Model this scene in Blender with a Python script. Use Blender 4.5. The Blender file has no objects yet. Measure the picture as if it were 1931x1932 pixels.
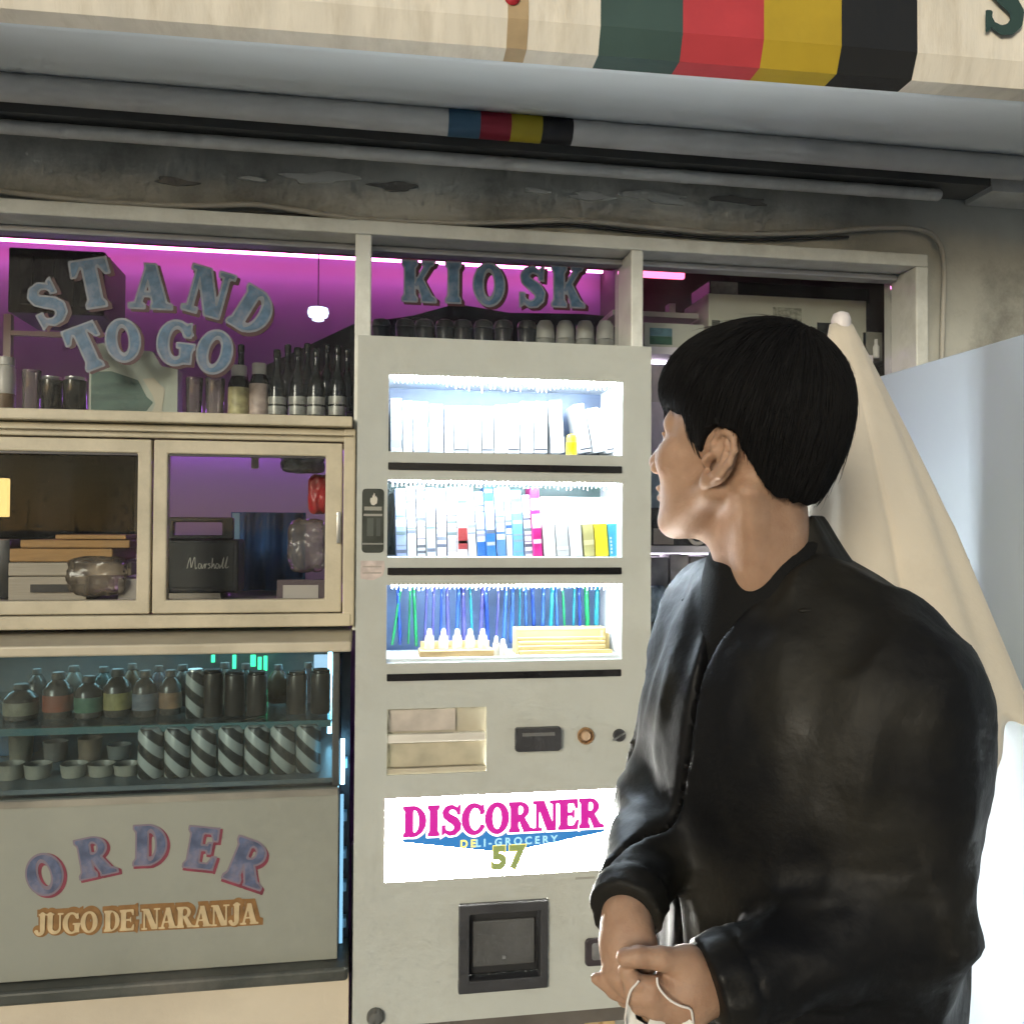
import bpy, bmesh, math, random
import numpy as np
from mathutils import Vector, Matrix

random.seed(7)
rng = np.random.default_rng(7)
SC = bpy.context.scene
COL = SC.collection

# ------------------------------------------------------------------ camera
FPX = 1700.0                      # focal length in units of a 1931-wide picture
W0 = 1931.0
CAM = np.array([0.0, -1.75, 1.5])
def _rot(yaw, pitch, roll):
    cy, sy, cp, sp = math.cos(yaw), math.sin(yaw), math.cos(pitch), math.sin(pitch)
    f = np.array([sy*cp, cy*cp, sp]); r = np.array([cy, -sy, 0.0]); u = np.cross(r, f)
    c, s = math.cos(roll), math.sin(roll)
    return c*r + s*u, -s*r + c*u, f
CR, CU, CF = _rot(math.radians(9.5), math.radians(1.12), math.radians(0.31))
cam = bpy.data.cameras.new('camera')
cam.sensor_width = 36.0; cam.sensor_fit = 'HORIZONTAL'
cam.lens = 36.0*FPX/W0
cam.clip_start = 0.02; cam.clip_end = 2000
camo = bpy.data.objects.new('camera', cam); COL.objects.link(camo)
M = Matrix.Identity(4)
for i in range(3):
    M[i][0] = CR[i]; M[i][1] = CU[i]; M[i][2] = -CF[i]; M[i][3] = CAM[i]
camo.matrix_world = M
SC.camera = camo

# ------------------------------------------------------------------ sky, sun, exposure
SUN_EL, SUN_AZ = math.radians(15), math.radians(33)     # soft low light from the street, behind and left of the viewer
world = bpy.data.worlds.new('World'); SC.world = world; world.use_nodes = True
wn = world.node_tree.nodes; wl = world.node_tree.links
bg = wn['Background']
sky = wn.new('ShaderNodeTexSky'); sky.sky_type = 'NISHITA'; sky.sun_disc = False
sky.sun_elevation = SUN_EL; sky.sun_rotation = math.pi + SUN_AZ
wl.new(sky.outputs[0], bg.inputs[0]); bg.inputs[1].default_value = 0.055
sun = bpy.data.lights.new('street_light_sun', 'SUN')
sun.energy = 1.27; sun.angle = math.radians(20); sun.color = (1.0, 0.945, 0.79)
suno = bpy.data.objects.new('sun', sun); COL.objects.link(suno)
sd = Vector((math.sin(SUN_AZ)*math.cos(SUN_EL), math.cos(SUN_AZ)*math.cos(SUN_EL), -math.sin(SUN_EL)))  # travel direction
suno.rotation_euler = sd.to_track_quat('-Z', 'Y').to_euler()
vs = SC.view_settings
SC.display_settings.display_device = 'sRGB'
vs.view_transform = 'Standard'; vs.look = 'None'; vs.gamma = 1.0; vs.use_curve_mapping = False
vs.exposure = 0.60
SC.cycles.use_denoising = True
SC.cycles.max_bounces = 6; SC.cycles.diffuse_bounces = 3; SC.cycles.glossy_bounces = 3
SC.cycles.use_adaptive_sampling = True; SC.cycles.adaptive_threshold = 0.05; SC.cycles.adaptive_min_samples = 12
SC.cycles.transparent_max_bounces = 12; SC.cycles.transmission_bounces = 3
SC.cycles.sample_clamp_indirect = 6.0
SC.cycles.caustics_reflective = False; SC.cycles.caustics_refractive = False

# ------------------------------------------------------------------ pixel <-> place helpers (surveying the photograph)
def ray(u, v):
    return CF + (u-W0/2)/FPX*CR + (966.0-v)/FPX*CU
def PY(u, v, y):                   # point at world depth y
    d = ray(u, v); t = (y-CAM[1])/d[1]; return CAM + t*d
def PX(u, v, x):
    d = ray(u, v); t = (x-CAM[0])/d[0]; return CAM + t*d
def PD(u, v, dep):                 # point at distance dep along the view axis
    return CAM + dep*ray(u, v)
def rect(u0, v0, u1, v1, y):       # upright rectangle on plane y: x0,x1,z0,z1
    um, vm = (u0+u1)/2, (v0+v1)/2
    return PY(u0, vm, y)[0], PY(u1, vm, y)[0], PY(um, v1, y)[2], PY(um, v0, y)[2]
def c1(x, y): return ((1000+.492*x)/1.566, (650+.492*y)/1.566)
def c2(x, y): return ((1000+.492*x)/1.566, (1350+.492*y)/1.566)
def c3(x, y): return ((1000+.492*x)/1.566, (2000+.492*y)/1.566)
def c4(x, y): return ((1000+.5697*x)/1.566, (2550+.5697*y)/1.566)

# ------------------------------------------------------------------ materials
def mat(name, col, rough=0.6, metal=0.0, var=0.0, vscale=8.0, bump=0.0, bscale=60.0, spec=0.5, dirt=None, dscale=3.0, damt=0.5, sheen=0.0, coat=0.0, stretch=None):
    m = bpy.data.materials.new(name); m.use_nodes = True
    nt = m.node_tree; n = nt.nodes; l = nt.links; b = n['Principled BSDF']
    b.inputs['Base Color'].default_value = (*col, 1); b.inputs['Roughness'].default_value = rough
    b.inputs['Metallic'].default_value = metal; b.inputs['Specular IOR Level'].default_value = spec
    if sheen: b.inputs['Sheen Weight'].default_value = sheen
    if coat: b.inputs['Coat Weight'].default_value = coat; b.inputs['Coat Roughness'].default_value = 0.15
    if var or bump or dirt:
        tc = n.new('ShaderNodeTexCoord'); src = tc.outputs['Object']
        if stretch:
            mp = n.new('ShaderNodeMapping'); mp.inputs['Scale'].default_value = stretch; l.new(src, mp.inputs[0]); src = mp.outputs[0]
    if var or dirt:
        nz = n.new('ShaderNodeTexNoise'); nz.inputs['Scale'].default_value = vscale; nz.inputs['Detail'].default_value = 6
        l.new(src, nz.inputs['Vector'])
        mr = n.new('ShaderNodeMapRange'); mr.inputs[1].default_value = .3; mr.inputs[2].default_value = .7
        mr.inputs[3].default_value = 1-var; mr.inputs[4].default_value = 1+var*.6
        l.new(nz.outputs[0], mr.inputs[0])
        mx = n.new('ShaderNodeMix'); mx.data_type = 'RGBA'; mx.blend_type = 'MULTIPLY'; mx.inputs[0].default_value = 1
        mx.inputs[6].default_value = (*col, 1); l.new(mr.outputs[0], mx.inputs[7]); out = mx.outputs[2]
        if dirt:
            n2 = n.new('ShaderNodeTexNoise'); n2.inputs['Scale'].default_value = dscale; n2.inputs['Detail'].default_value = 8; n2.inputs['Roughness'].default_value = .7
            l.new(src, n2.inputs['Vector'])
            r2 = n.new('ShaderNodeMapRange'); r2.inputs[1].default_value = .48; r2.inputs[2].default_value = .72; r2.inputs[4].default_value = damt
            l.new(n2.outputs[0], r2.inputs[0])
            m2 = n.new('ShaderNodeMix'); m2.data_type = 'RGBA'; l.new(r2.outputs[0], m2.inputs[0]); l.new(out, m2.inputs[6]); m2.inputs[7].default_value = (*dirt, 1); out = m2.outputs[2]
        l.new(out, b.inputs['Base Color'])
        rr = n.new('ShaderNodeMapRange'); rr.inputs[3].default_value = max(0.02, rough-.08); rr.inputs[4].default_value = min(1, rough+.1)
        l.new(nz.outputs[0], rr.inputs[0]); l.new(rr.outputs[0], b.inputs['Roughness'])
    if bump:
        nb = n.new('ShaderNodeTexNoise'); nb.inputs['Scale'].default_value = bscale; nb.inputs['Detail'].default_value = 5; l.new(src, nb.inputs['Vector'])
        bp = n.new('ShaderNodeBump'); bp.inputs['Strength'].default_value = bump; bp.inputs['Distance'].default_value = .004
        l.new(nb.outputs[0], bp.inputs['Height']); l.new(bp.outputs[0], b.inputs['Normal'])
    return m
def emis(name, col, strength):
    m = bpy.data.materials.new(name); m.use_nodes = True
    n = m.node_tree.nodes; l = m.node_tree.links
    b = n['Principled BSDF']; b.inputs['Base Color'].default_value = (.0, .0, .0, 1); b.inputs['Roughness'].default_value = .5
    b.inputs['Emission Color'].default_value = (*col, 1); b.inputs['Emission Strength'].default_value = strength
    return m
def glass(name, refl=0.9, tint=(1, 1, 1), rough=0.02, smudge=0.0, smcol=(.5, .5, .5)):
    m = bpy.data.materials.new(name); m.use_nodes = True
    nt = m.node_tree; n = nt.nodes; l = nt.links
    for q in list(n): n.remove(q)
    o = n.new('ShaderNodeOutputMaterial'); t = n.new('ShaderNodeBsdfTransparent'); t.inputs[0].default_value = (*tint, 1)
    g = n.new('ShaderNodeBsdfGlossy'); g.inputs['Roughness'].default_value = rough
    f = n.new('ShaderNodeFresnel'); f.inputs[0].default_value = 1.5
    mu = n.new('ShaderNodeMath'); mu.operation = 'MULTIPLY'; mu.inputs[1].default_value = refl; l.new(f.outputs[0], mu.inputs[0])
    x = n.new('ShaderNodeMixShader'); l.new(mu.outputs[0], x.inputs[0]); l.new(t.outputs[0], x.inputs[1]); l.new(g.outputs[0], x.inputs[2])
    out = x.outputs[0]
    if smudge:
        d = n.new('ShaderNodeBsdfDiffuse'); d.inputs[0].default_value = (*smcol, 1)
        tc = n.new('ShaderNodeTexCoord'); mp = n.new('ShaderNodeMapping'); mp.inputs['Scale'].default_value = (9, 9, 2.2); l.new(tc.outputs['Object'], mp.inputs[0])
        nz = n.new('ShaderNodeTexNoise'); nz.inputs['Scale'].default_value = 1.6; nz.inputs['Detail'].default_value = 7; l.new(mp.outputs[0], nz.inputs['Vector'])
        mr = n.new('ShaderNodeMapRange'); mr.inputs[1].default_value = .4; mr.inputs[2].default_value = .75; mr.inputs[3].default_value = smudge*.25; mr.inputs[4].default_value = smudge; l.new(nz.outputs[0], mr.inputs[0])
        y = n.new('ShaderNodeMixShader'); l.new(mr.outputs[0], y.inputs[0]); l.new(out, y.inputs[1]); l.new(d.outputs[0], y.inputs[2]); out = y.outputs[0]
    l.new(out, o.inputs[0])
    return m

MT = {}
MT['cream'] = mat('cream_paint_metal', (.50, .512, .465), .42, var=.07, vscale=5, bump=.05, bscale=160, dirt=(.33, .30, .23), dscale=2.6, damt=.35)
MT['frame'] = mat('aged_cream_frame', (.56, .50, .375), .55, var=.12, vscale=12, bump=.18, bscale=90, dirt=(.30, .27, .19), dscale=9, damt=.45, stretch=(1, 1, 1))
MT['frame_grey'] = mat('grey_cream_frame', (.74, .75, .70), .55, var=.12, vscale=10, bump=.15, bscale=90, dirt=(.26, .25, .2), dscale=7, damt=.4)
MT['concrete'] = mat('stained_concrete', (.52, .52, .47), .9, var=.35, vscale=4, bump=.6, bscale=35, dirt=(.09, .085, .07), dscale=3, damt=.8)
MT['recess_shade'] = mat('dark_recess_shade', (.13, .13, .125), .9, var=.3, vscale=5, bump=.3, bscale=40)  # shade of the recess under the roof, put into the colour
MT['pipe'] = mat('grey_painted_pipe', (.66, .66, .64), .5, var=.12, vscale=10, dirt=(.2, .19, .17), dscale=6, damt=.4)
MT['soffit'] = mat('white_soffit_board', (.85, .91, .95), .6, var=.05, vscale=4, bump=.12, bscale=50)
MT['white'] = mat('white_plastic', (.8, .8, .78), .4)
MT['black'] = mat('black_plastic', (.018, .018, .018), .35, var=.2, vscale=20)
MT['dark'] = mat('dark_grey_plastic', (.045, .045, .048), .4, var=.2, vscale=20, bump=.1, bscale=200)
MT['metal'] = mat('worn_steel', (.45, .45, .44), .35, metal=.9, var=.2, vscale=20)
MT['darkmetal'] = mat('dark_aluminium', (.10, .105, .10), .4, metal=.6, var=.3, vscale=12)
MT['glass'] = glass('window_glass', .20, (.95, .96, .96), smudge=.025)
MT['caseglass'] = glass('case_glass', .25, (.88, .94, .95), smudge=.16, smcol=(.24, .23, .19))
MT['mglass'] = glass('machine_glass', .35, (.97, .99, 1.0))
MT['wood'] = mat('pale_wood', (.55, .38, .18), .55, var=.25, vscale=14, stretch=(1, 6, 6))

# ------------------------------------------------------------------ mesh helpers
def link(name, me, m=None, parent=None):
    if not isinstance(me, bpy.types.Mesh):
        bm = me; me = bpy.data.meshes.new(name); bm.normal_update(); bm.to_mesh(me); bm.free()
    o = bpy.data.objects.new(name, me); COL.objects.link(o)
    if m is not None:
        for q in (m if isinstance(m, (list, tuple)) else [m]): me.materials.append(q)
    if parent is not None: o.parent = parent
    return o
def tag(o, label, cat, group=None):
    o['label'] = label; o['category'] = cat
    if group: o['group'] = group
    return o
def thing(name, label, cat, loc=(0, 0, 0), group=None):
    o = bpy.data.objects.new(name, None); COL.objects.link(o); o.location = loc; o.empty_display_size = .05
    return tag(o, label, cat, group)
def box(bm, x0, x1, y0, y1, z0, z1, mi=0):
    vs = [bm.verts.new((x, y, z)) for z in (z0, z1) for y in (y0, y1) for x in (x0, x1)]
    fs = [(0, 2, 3, 1), (4, 5, 7, 6), (0, 1, 5, 4), (2, 6, 7, 3), (0, 4, 6, 2), (1, 3, 7, 5)]
    for f in fs:
        F = bm.faces.new([vs[i] for i in f]); F.material_index = mi
    return vs
def bx(name, x0, x1, y0, y1, z0, z1, m, parent=None, bevel=0.0, seg=2):
    bm = bmesh.new(); box(bm, x0, x1, y0, y1, z0, z1)
    if bevel:
        bmesh.ops.bevel(bm, geom=bm.edges[:], offset=bevel, segments=seg, affect='EDGES', profile=.6)
    o = link(name, bm, m, parent)
    if bevel: smooth(o, 35)
    return o
def smooth(o, ang=None):
    me = o.data
    me.polygons.foreach_set('use_smooth', [True]*len(me.polygons))
    if ang is not None: me.set_sharp_from_angle(angle=math.radians(ang))
    return o
def tube(bm, pts, r, n=10, mi=0, caps=True):
    pts = [Vector(p) for p in pts]; rings = []
    rr = r if isinstance(r, (list, tuple)) else [r]*len(pts)
    prev = None
    for i, p in enumerate(pts):
        t = (pts[min(i+1, len(pts)-1)]-pts[max(i-1, 0)]).normalized()
        if prev is None:
            a = t.orthogonal().normalized()
        else:
            a = (prev-t*prev.dot(t)).normalized()
        prev = a; b = t.cross(a)
        rings.append([bm.verts.new(p+rr[i]*(a*math.cos(2*math.pi*k/n)+b*math.sin(2*math.pi*k/n))) for k in range(n)])
    for i in range(len(rings)-1):
        for k in range(n):
            f = bm.faces.new((rings[i][k], rings[i][(k+1) % n], rings[i+1][(k+1) % n], rings[i+1][k])); f.material_index = mi; f.smooth = True
    if caps:
        f = bm.faces.new(list(reversed(rings[0]))); f.material_index = mi
        f = bm.faces.new(rings[-1]); f.material_index = mi
def spline(pts, n=8):
    P = [np.array(p, float) for p in pts]; out = []
    for i in range(len(P)-1):
        p0 = P[max(i-1, 0)]; p1 = P[i]; p2 = P[i+1]; p3 = P[min(i+2, len(P)-1)]
        for k in range(n):
            t = k/n
            out.append(.5*((2*p1)+(-p0+p2)*t+(2*p0-5*p1+4*p2-p3)*t*t+(-p0+3*p1-3*p2+p3)*t**3))
    out.append(P[-1]); return out
def lathe(bm, prof, n=16, mi=None, c=(0, 0, 0)):
    rings = []
    for (r, z) in prof:
        rings.append([bm.verts.new((c[0]+r*math.cos(2*math.pi*k/n), c[1]+r*math.sin(2*math.pi*k/n), c[2]+z)) for k in range(n)])
    for i in range(len(prof)-1):
        for k in range(n):
            f = bm.faces.new((rings[i][k], rings[i][(k+1) % n], rings[i+1][(k+1) % n], rings[i+1][k])); f.smooth = True
            if mi: f.material_index = mi[i]
    f = bm.faces.new(list(reversed(rings[0]))); f = bm.faces.new(rings[-1])
    if mi: f.material_index = mi[-1]
def plate(x0, x1, z0, z1, holes, yf, yb):
    """a front panel with rectangular openings, real thickness"""
    xs = sorted({x0, x1, *[h[0] for h in holes], *[h[1] for h in holes]}); zs = sorted({z0, z1, *[h[2] for h in holes], *[h[3] for h in holes]})
    bm = bmesh.new(); V = {}
    def vv(i, j, y):
        k = (i, j, y)
        if k not in V: V[k] = bm.verts.new((xs[i], y, zs[j]))
        return V[k]
    nx, nz = len(xs)-1, len(zs)-1
    solid = [[not any(h[0] <= (xs[i]+xs[i+1])/2 <= h[1] and h[2] <= (zs[j]+zs[j+1])/2 <= h[3] for h in holes) for j in range(nz)] for i in range(nx)]
    S = lambda i, j: 0 <= i < nx and 0 <= j < nz and solid[i][j]
    for i in range(nx):
        for j in range(nz):
            if not solid[i][j]: continue
            bm.faces.new((vv(i, j, yf), vv(i+1, j, yf), vv(i+1, j+1, yf), vv(i, j+1, yf)))
            bm.faces.new((vv(i, j, yb), vv(i, j+1, yb), vv(i+1, j+1, yb), vv(i+1, j, yb)))
            if not S(i-1, j): bm.faces.new((vv(i, j, yf), vv(i, j+1, yf), vv(i, j+1, yb), vv(i, j, yb)))
            if not S(i+1, j): bm.faces.new((vv(i+1, j, yf), vv(i+1, j, yb), vv(i+1, j+1, yb), vv(i+1, j+1, yf)))
            if not S(i, j-1): bm.faces.new((vv(i, j, yf), vv(i, j, yb), vv(i+1, j, yb), vv(i+1, j, yf)))
            if not S(i, j+1): bm.faces.new((vv(i, j+1, yf), vv(i+1, j+1, yf), vv(i+1, j+1, yb), vv(i, j+1, yb)))
    bmesh.ops.recalc_face_normals(bm, faces=bm.faces[:])
    return bm
def bevel_mod(o, w=.002, seg=2):
    b = o.modifiers.new('bevel', 'BEVEL'); b.width = w; b.segments = seg; b.limit_method = 'ANGLE'; b.angle_limit = math.radians(40)
    return o
def rrect(w, h, r, n=5):
    P = []
    for cx, cy, a0 in ((w/2-r, h/2-r, 0), (-w/2+r, h/2-r, 90), (-w/2+r, -h/2+r, 180), (w/2-r, -h/2+r, 270)):
        for k in range(n+1):
            a = math.radians(a0+90*k/n); P.append((cx+r*math.cos(a), cy+r*math.sin(a)))
    return P
def prism(bm, pts, y0, y1, cx=0, cz=0, mi=0):
    """extrude an x-z outline (counter-clockwise) from y0 (front) to y1"""
    a = [bm.verts.new((cx+p[0], y0, cz+p[1])) for p in pts]; b = [bm.verts.new((cx+p[0], y1, cz+p[1])) for p in pts]
    n = len(pts)
    f = bm.faces.new(a); f.material_index = mi
    f = bm.faces.new(list(reversed(b))); f.material_index = mi
    for i in range(n):
        f = bm.faces.new((a[i], b[i], b[(i+1) % n], a[(i+1) % n])); f.material_index = mi
def ordw(i): return ['first', 'second', 'third', 'fourth', 'fifth', 'sixth', 'seventh', 'eighth', 'ninth', 'tenth', 'eleventh', 'twelfth', 'thirteenth', 'fourteenth', 'fifteenth', 'sixteenth', 'seventeenth', 'eighteenth', 'nineteenth', 'twentieth', 'twenty-first', 'twenty-second', 'twenty-third', 'twenty-fourth', 'twenty-fifth', 'twenty-sixth', 'twenty-seventh'][i]

# ------------------------------------------------------------------ lettering: 2-D distance fields -> flat meshes
def _poly(p, pts):
    d = None
    n = len(pts)
    if sum(pts[i][0]*pts[(i+1) % n][1]-pts[(i+1) % n][0]*pts[i][1] for i in range(n)) < 0: pts = list(pts)[::-1]
    for i in range(n):
        a = np.array(pts[i]); b = np.array(pts[(i+1) % n]); e = b-a; nn = np.array([e[1], -e[0]])/np.hypot(*e)
        q = (p-a)@nn; d = q if d is None else np.maximum(d, q)
    return d
def _bar(p, a, b, w0, w1=None):
    w1 = w0 if w1 is None else w1
    a = np.array(a, float); b = np.array(b, float); e = b-a; n = np.array([-e[1], e[0]])/np.hypot(*e)
    return _poly(p, [a-n*w0/2*1, b-n*w1/2, b+n*w1/2, a+n*w0/2])
def _ell(p, c, rx, ry):
    q = (p-np.array(c))/np.array([rx, ry]); k = np.sqrt((q**2).sum(-1)); return (k-1)*min(rx, ry)
def _path(p, pts, ws):
    d = None
    for i in range(len(pts)-1):
        a = np.array(pts[i]); b = np.array(pts[i+1]); e = b-a; t = np.clip(((p-a)@e)/(e@e), 0, 1)
        q = np.hypot(*(p-a-t[..., None]*e).reshape(-1, 2).T).reshape(t.shape)-(ws[i]+(ws[i+1]-ws[i])*t)/2
        d = q if d is None else np.minimum(d, q)
    return d
U = lambda *a: np.minimum.reduce(a)
D = lambda a, *b: np.maximum.reduce([a]+[-q for q in b])
T_, S_, H_ = .25, .10, .09          # stem, serif height, thin strokes
def _stem(p, x, w=T_, lo=0, hi=1, s=.06):
    return U(_bar(p, (x, lo), (x, hi), w), _poly(p, [(x-w/2-s, lo), (x+w/2+s, lo), (x+w/2+s, lo+S_*.8), (x+w/2, lo+S_*1.7), (x-w/2, lo+S_*1.7), (x-w/2-s, lo+S_*.8)]),
             _poly(p, [(x-w/2-s, hi), (x-w/2-s, hi-S_*.8), (x-w/2, hi-S_*1.7), (x+w/2, hi-S_*1.7), (x+w/2+s, hi-S_*.8), (x+w/2+s, hi)]))
def _arc(cx, cy, rx, ry, a0, a1, n=14):
    return [(cx+rx*math.cos(math.radians(a0+(a1-a0)*k/n)), cy+ry*math.sin(math.radians(a0+(a1-a0)*k/n))) for k in range(n+1)]
def glyph(ch, p):
    """returns (distance, advance width)"""
    x, y = p[..., 0], p[..., 1]
    if ch == 'I': return _stem(p, .22), .44
    if ch == 'O': return D(_ell(p, (.39, .5), .39, .52), _ell(p, (.39, .5), .155, .38)), .78
    if ch == 'Q': return D(_ell(p, (.39, .5), .39, .52), _ell(p, (.39, .5), .155, .38)), .78
    if ch == 'D':
        o = D(U(np.maximum(_ell(p, (.28, .5), .44, .5), .2-x), _bar(p, (.1, .5), (.3, .5), 1.0)), np.maximum(_ell(p, (.36, .5), .14, .38), .30-x), _poly(p, [(.30, .13), (.36, .13), (.36, .87), (.30, .87)]))
        return U(o, _stem(p, .18)), .74
    if ch == 'R':
        b = D(U(np.maximum(_ell(p, (.34, .72), .32, .28), .2-x), _bar(p, (.1, .72), (.34, .72), .56)), _ell(p, (.36, .73), .12, .155))
        leg = _poly(p, [(.30, .46), (.50, .50), (.78, .0), (.50, .0)]); ser = _poly(p, [(.47, 0), (.83, 0), (.83, .07), (.74, .13), (.47, .13)])
        return U(b, leg, ser, _stem(p, .18)), .80
    if ch == 'P':
        b = D(U(np.maximum(_ell(p, (.34, .72), .32, .28), .2-x), _bar(p, (.1, .72), (.34, .72), .56)), _ell(p, (.36, .73), .12, .155))
        return U(b, _stem(p, .18)), .7
    if ch == 'E':
        return U(_stem(p, .18), _bar(p, (.1, .94), (.62, .94), .13), _bar(p, (.1, .06), (.64, .06), .13), _bar(p, (.2, .51), (.50, .51), .11),
                 _poly(p, [(.64, 0), (.68, .30), (.60, .30), (.50, .1)]), _poly(p, [(.64, 1), (.50, .9), (.57, .70), (.65, .70)]), _bar(p, (.50, .38), (.50, .64), .07)), .70
    if ch == 'L': return U(_stem(p, .18), _bar(p, (.1, .06), (.62, .06), .13), _poly(p, [(.62, 0), (.66, .30), (.58, .30), (.48, .1)])), .68
    if ch == 'T':
        return U(_stem(p, .36), _bar(p, (.03, .94), (.69, .94), .13), _poly(p, [(.02, 1), (.0, .68), (.07, .68), (.2, .9)]), _poly(p, [(.70, 1), (.52, .9), (.65, .68), (.72, .68)])), .72
    if ch == 'K':
        return U(_stem(p, .18), _poly(p, [(.28, .40), (.36, .34), (.72, .93), (.60, .97)]), _poly(p, [(.34, .56), (.46, .64), (.80, .03), (.52, .0)]),
                 _poly(p, [(.48, 0), (.84, 0), (.84, .08), (.75, .14), (.48, .14)]), _poly(p, [(.50, 1), (.50, .92), (.60, .87), (.76, .92), (.80, 1)])), .82
    if ch == 'N':
        return U(_bar(p, (.14, 0), (.14, 1), .10), _bar(p, (.70, 0), (.70, 1), .10), _poly(p, [(.10, 1), (.46, .0), (.74, 0), (.36, 1)]),
                 _bar(p, (.0, .05), (.29, .05), .10), _bar(p, (.55, .95), (.86, .95), .10), _bar(p, (.0, .95), (.3, .95), .10)), .84
    if ch == 'A':
        return U(_poly(p, [(.06, .0), (.18, .0), (.44, 1), (.32, 1)]), _poly(p, [(.47, .0), (.76, .0), (.50, 1), (.28, 1)]), _bar(p, (.2, .32), (.6, .32), .09),
                 _poly(p, [(-.03, 0), (.28, 0), (.28, .08), (.22, .12), (-.03, .1)]), _poly(p, [(.42, 0), (.84, 0), (.84, .1), (.72, .13), (.42, .1)])), .82
    if ch == 'U':
        return U(_path(p, [(.18, .94), (.18, .36)]+_arc(.40, .33, .22, .24, 180, 360)+[(.62, .94)], [.25, .25]+[.24-.13*k/14 for k in range(15)]+[.10]), _bar(p, (0, .95), (.38, .95), .10), _bar(p, (.50, .95), (.78, .95), .10)), .78
    if ch == 'J':
        return U(_path(p, [(.36, .95), (.36, .26)]+_arc(.22, .2, .14, .15, 0, -150), [.25, .24]+[.22-.06*k/14 for k in range(15)]), _bar(p, (.18, .95), (.54, .95), .10), _ell(p, (.09, .17), .10, .10)), .56
    if ch == 'C':
        return U(D(_ell(p, (.40, .5), .40, .52), _ell(p, (.44, .5), .20, .385), _poly(p, [(.5, .34), (.95, .22), (.95, .74), (.5, .70)])), _poly(p, [(.60, .66), (.72, .66), (.72, .99), (.62, .93)])), .76
    if ch == 'G':
        return U(D(_ell(p, (.40, .5), .40, .52), _ell(p, (.42, .5), .18, .385), _poly(p, [(.5, .42), (.95, .42), (.95, .74), (.5, .70)])), _poly(p, [(.60, .66), (.72, .66), (.72, .99), (.62, .93)]),
                 _bar(p, (.64, .04), (.64, .46), .24), _bar(p, (.44, .45), (.82, .45), .10)), .84
    if ch == 'S':
        c = [(.58, .74), (.50, .87), (.36, .93), (.22, .88), (.16, .76), (.20, .64), (.34, .54), (.46, .46), (.55, .35), (.54, .20), (.44, .09), (.30, .06), (.16, .13), (.09, .27)]
        w = [.07, .10, .14, .17, .20, .22, .25, .26, .23, .20, .17, .14, .10, .07]
        return U(_path(p, c, w), _poly(p, [(.52, .68), (.63, .66), (.64, 1.0), (.56, .96)]), _poly(p, [(.04, .0), (.12, .05), (.16, .34), (.04, .34)])), .68
    if ch == 'Y': return U(_stem(p, .40, hi=.5), _poly(p, [(.30, .45), (.52, .45), (.28, 1), (.02, 1)]), _poly(p, [(.40, .45), (.52, .45), (.76, 1), (.64, 1)]), _bar(p, (.54, .95), (.84, .95), .1), _bar(p, (-.02, .95), (.34, .95), .1)), .82
    if ch == '-': return _bar(p, (.05, .5), (.35, .5), .16), .4
    return np.full(x.shape, 1.0), .38
_GC = {}
def glyph_grid(ch, h=1/34.):
    if (ch, h) not in _GC:
        xs = np.arange(-.22, 1.12, h); ys = np.arange(-.24, 1.22, h)
        p = np.stack(np.meshgrid(xs, ys, indexing='ij'), -1); d, adv = glyph(ch, p)
        _GC[(ch, h)] = (xs, ys, d, adv)
    return _GC[(ch, h)]
def msquares(xs, ys, d):
    """filled marching squares: polygons where d<0"""
    verts = {}; V = []; F = []
    def vid(key, pt):
        if key not in verts: verts[key] = len(V); V.append(pt)
        return verts[key]
    nx, ny = d.shape
    ins = d < 0
    act = np.argwhere(ins[:-1, :-1] | ins[1:, :-1] | ins[:-1, 1:] | ins[1:, 1:])
    for i, j in act:
        cs = [(i, j), (i+1, j), (i+1, j+1), (i, j+1)]; poly = []
        for k in range(4):
            a, b = cs[k], cs[(k+1) % 4]; da, db = d[a], d[b]
            if da < 0: poly.append(vid(a, (xs[a[0]], ys[a[1]])))
            if (da < 0) != (db < 0):
                t = da/(da-db); key = (min(a, b), max(a, b))
                poly.append(vid(key, (xs[a[0]]+t*(xs[b[0]]-xs[a[0]]), ys[a[1]]+t*(ys[b[1]]-ys[a[1]]))))
        if len(poly) >= 3: F.append(poly)
    return V, F
def letter_mesh(name, ch, size, layers, wscale=1.0):
    """layers: list of (grow, dx, dz, dy, material index); flat faces looking to -y, origin at the letter's middle"""
    xs, ys, d, adv = glyph_grid(ch)
    V = []; F = []; MI = []
    for (g, dx, dz, dy, mi) in layers:
        v, f = msquares(xs, ys, d-g); o = len(V)
        V += [(((q[0]-adv/2)*wscale+dx)*size, dy, (q[1]-.5+dz)*size) for q in v]
        F += [[o+i for i in q] for q in f]; MI += [mi]*len(f)
    me = bpy.data.meshes.new(name); me.from_pydata(V, [], F); me.polygons.foreach_set('material_index', MI)
    return me, adv
# ================================================================== SETTING
Z = lambda u, v, y: float(PY(u, v, y)[2])
X = lambda u, v, y: float(PY(u, v, y)[0])

pv = mat('pale_pavement_stone', (.45, .44, .42), .85, var=.3, vscale=3, bump=.4, bscale=30, dirt=(.25, .24, .22), dscale=1.2, damt=.5)
bm = bmesh.new(); vs_ = [bm.verts.new(q) for q in ((-400, -400, 0), (400, -400, 0), (400, 400, 0), (-400, 400, 0))]; bm.faces.new(vs_)
o = link('pavement', bm, pv); o['kind'] = 'structure'

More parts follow.
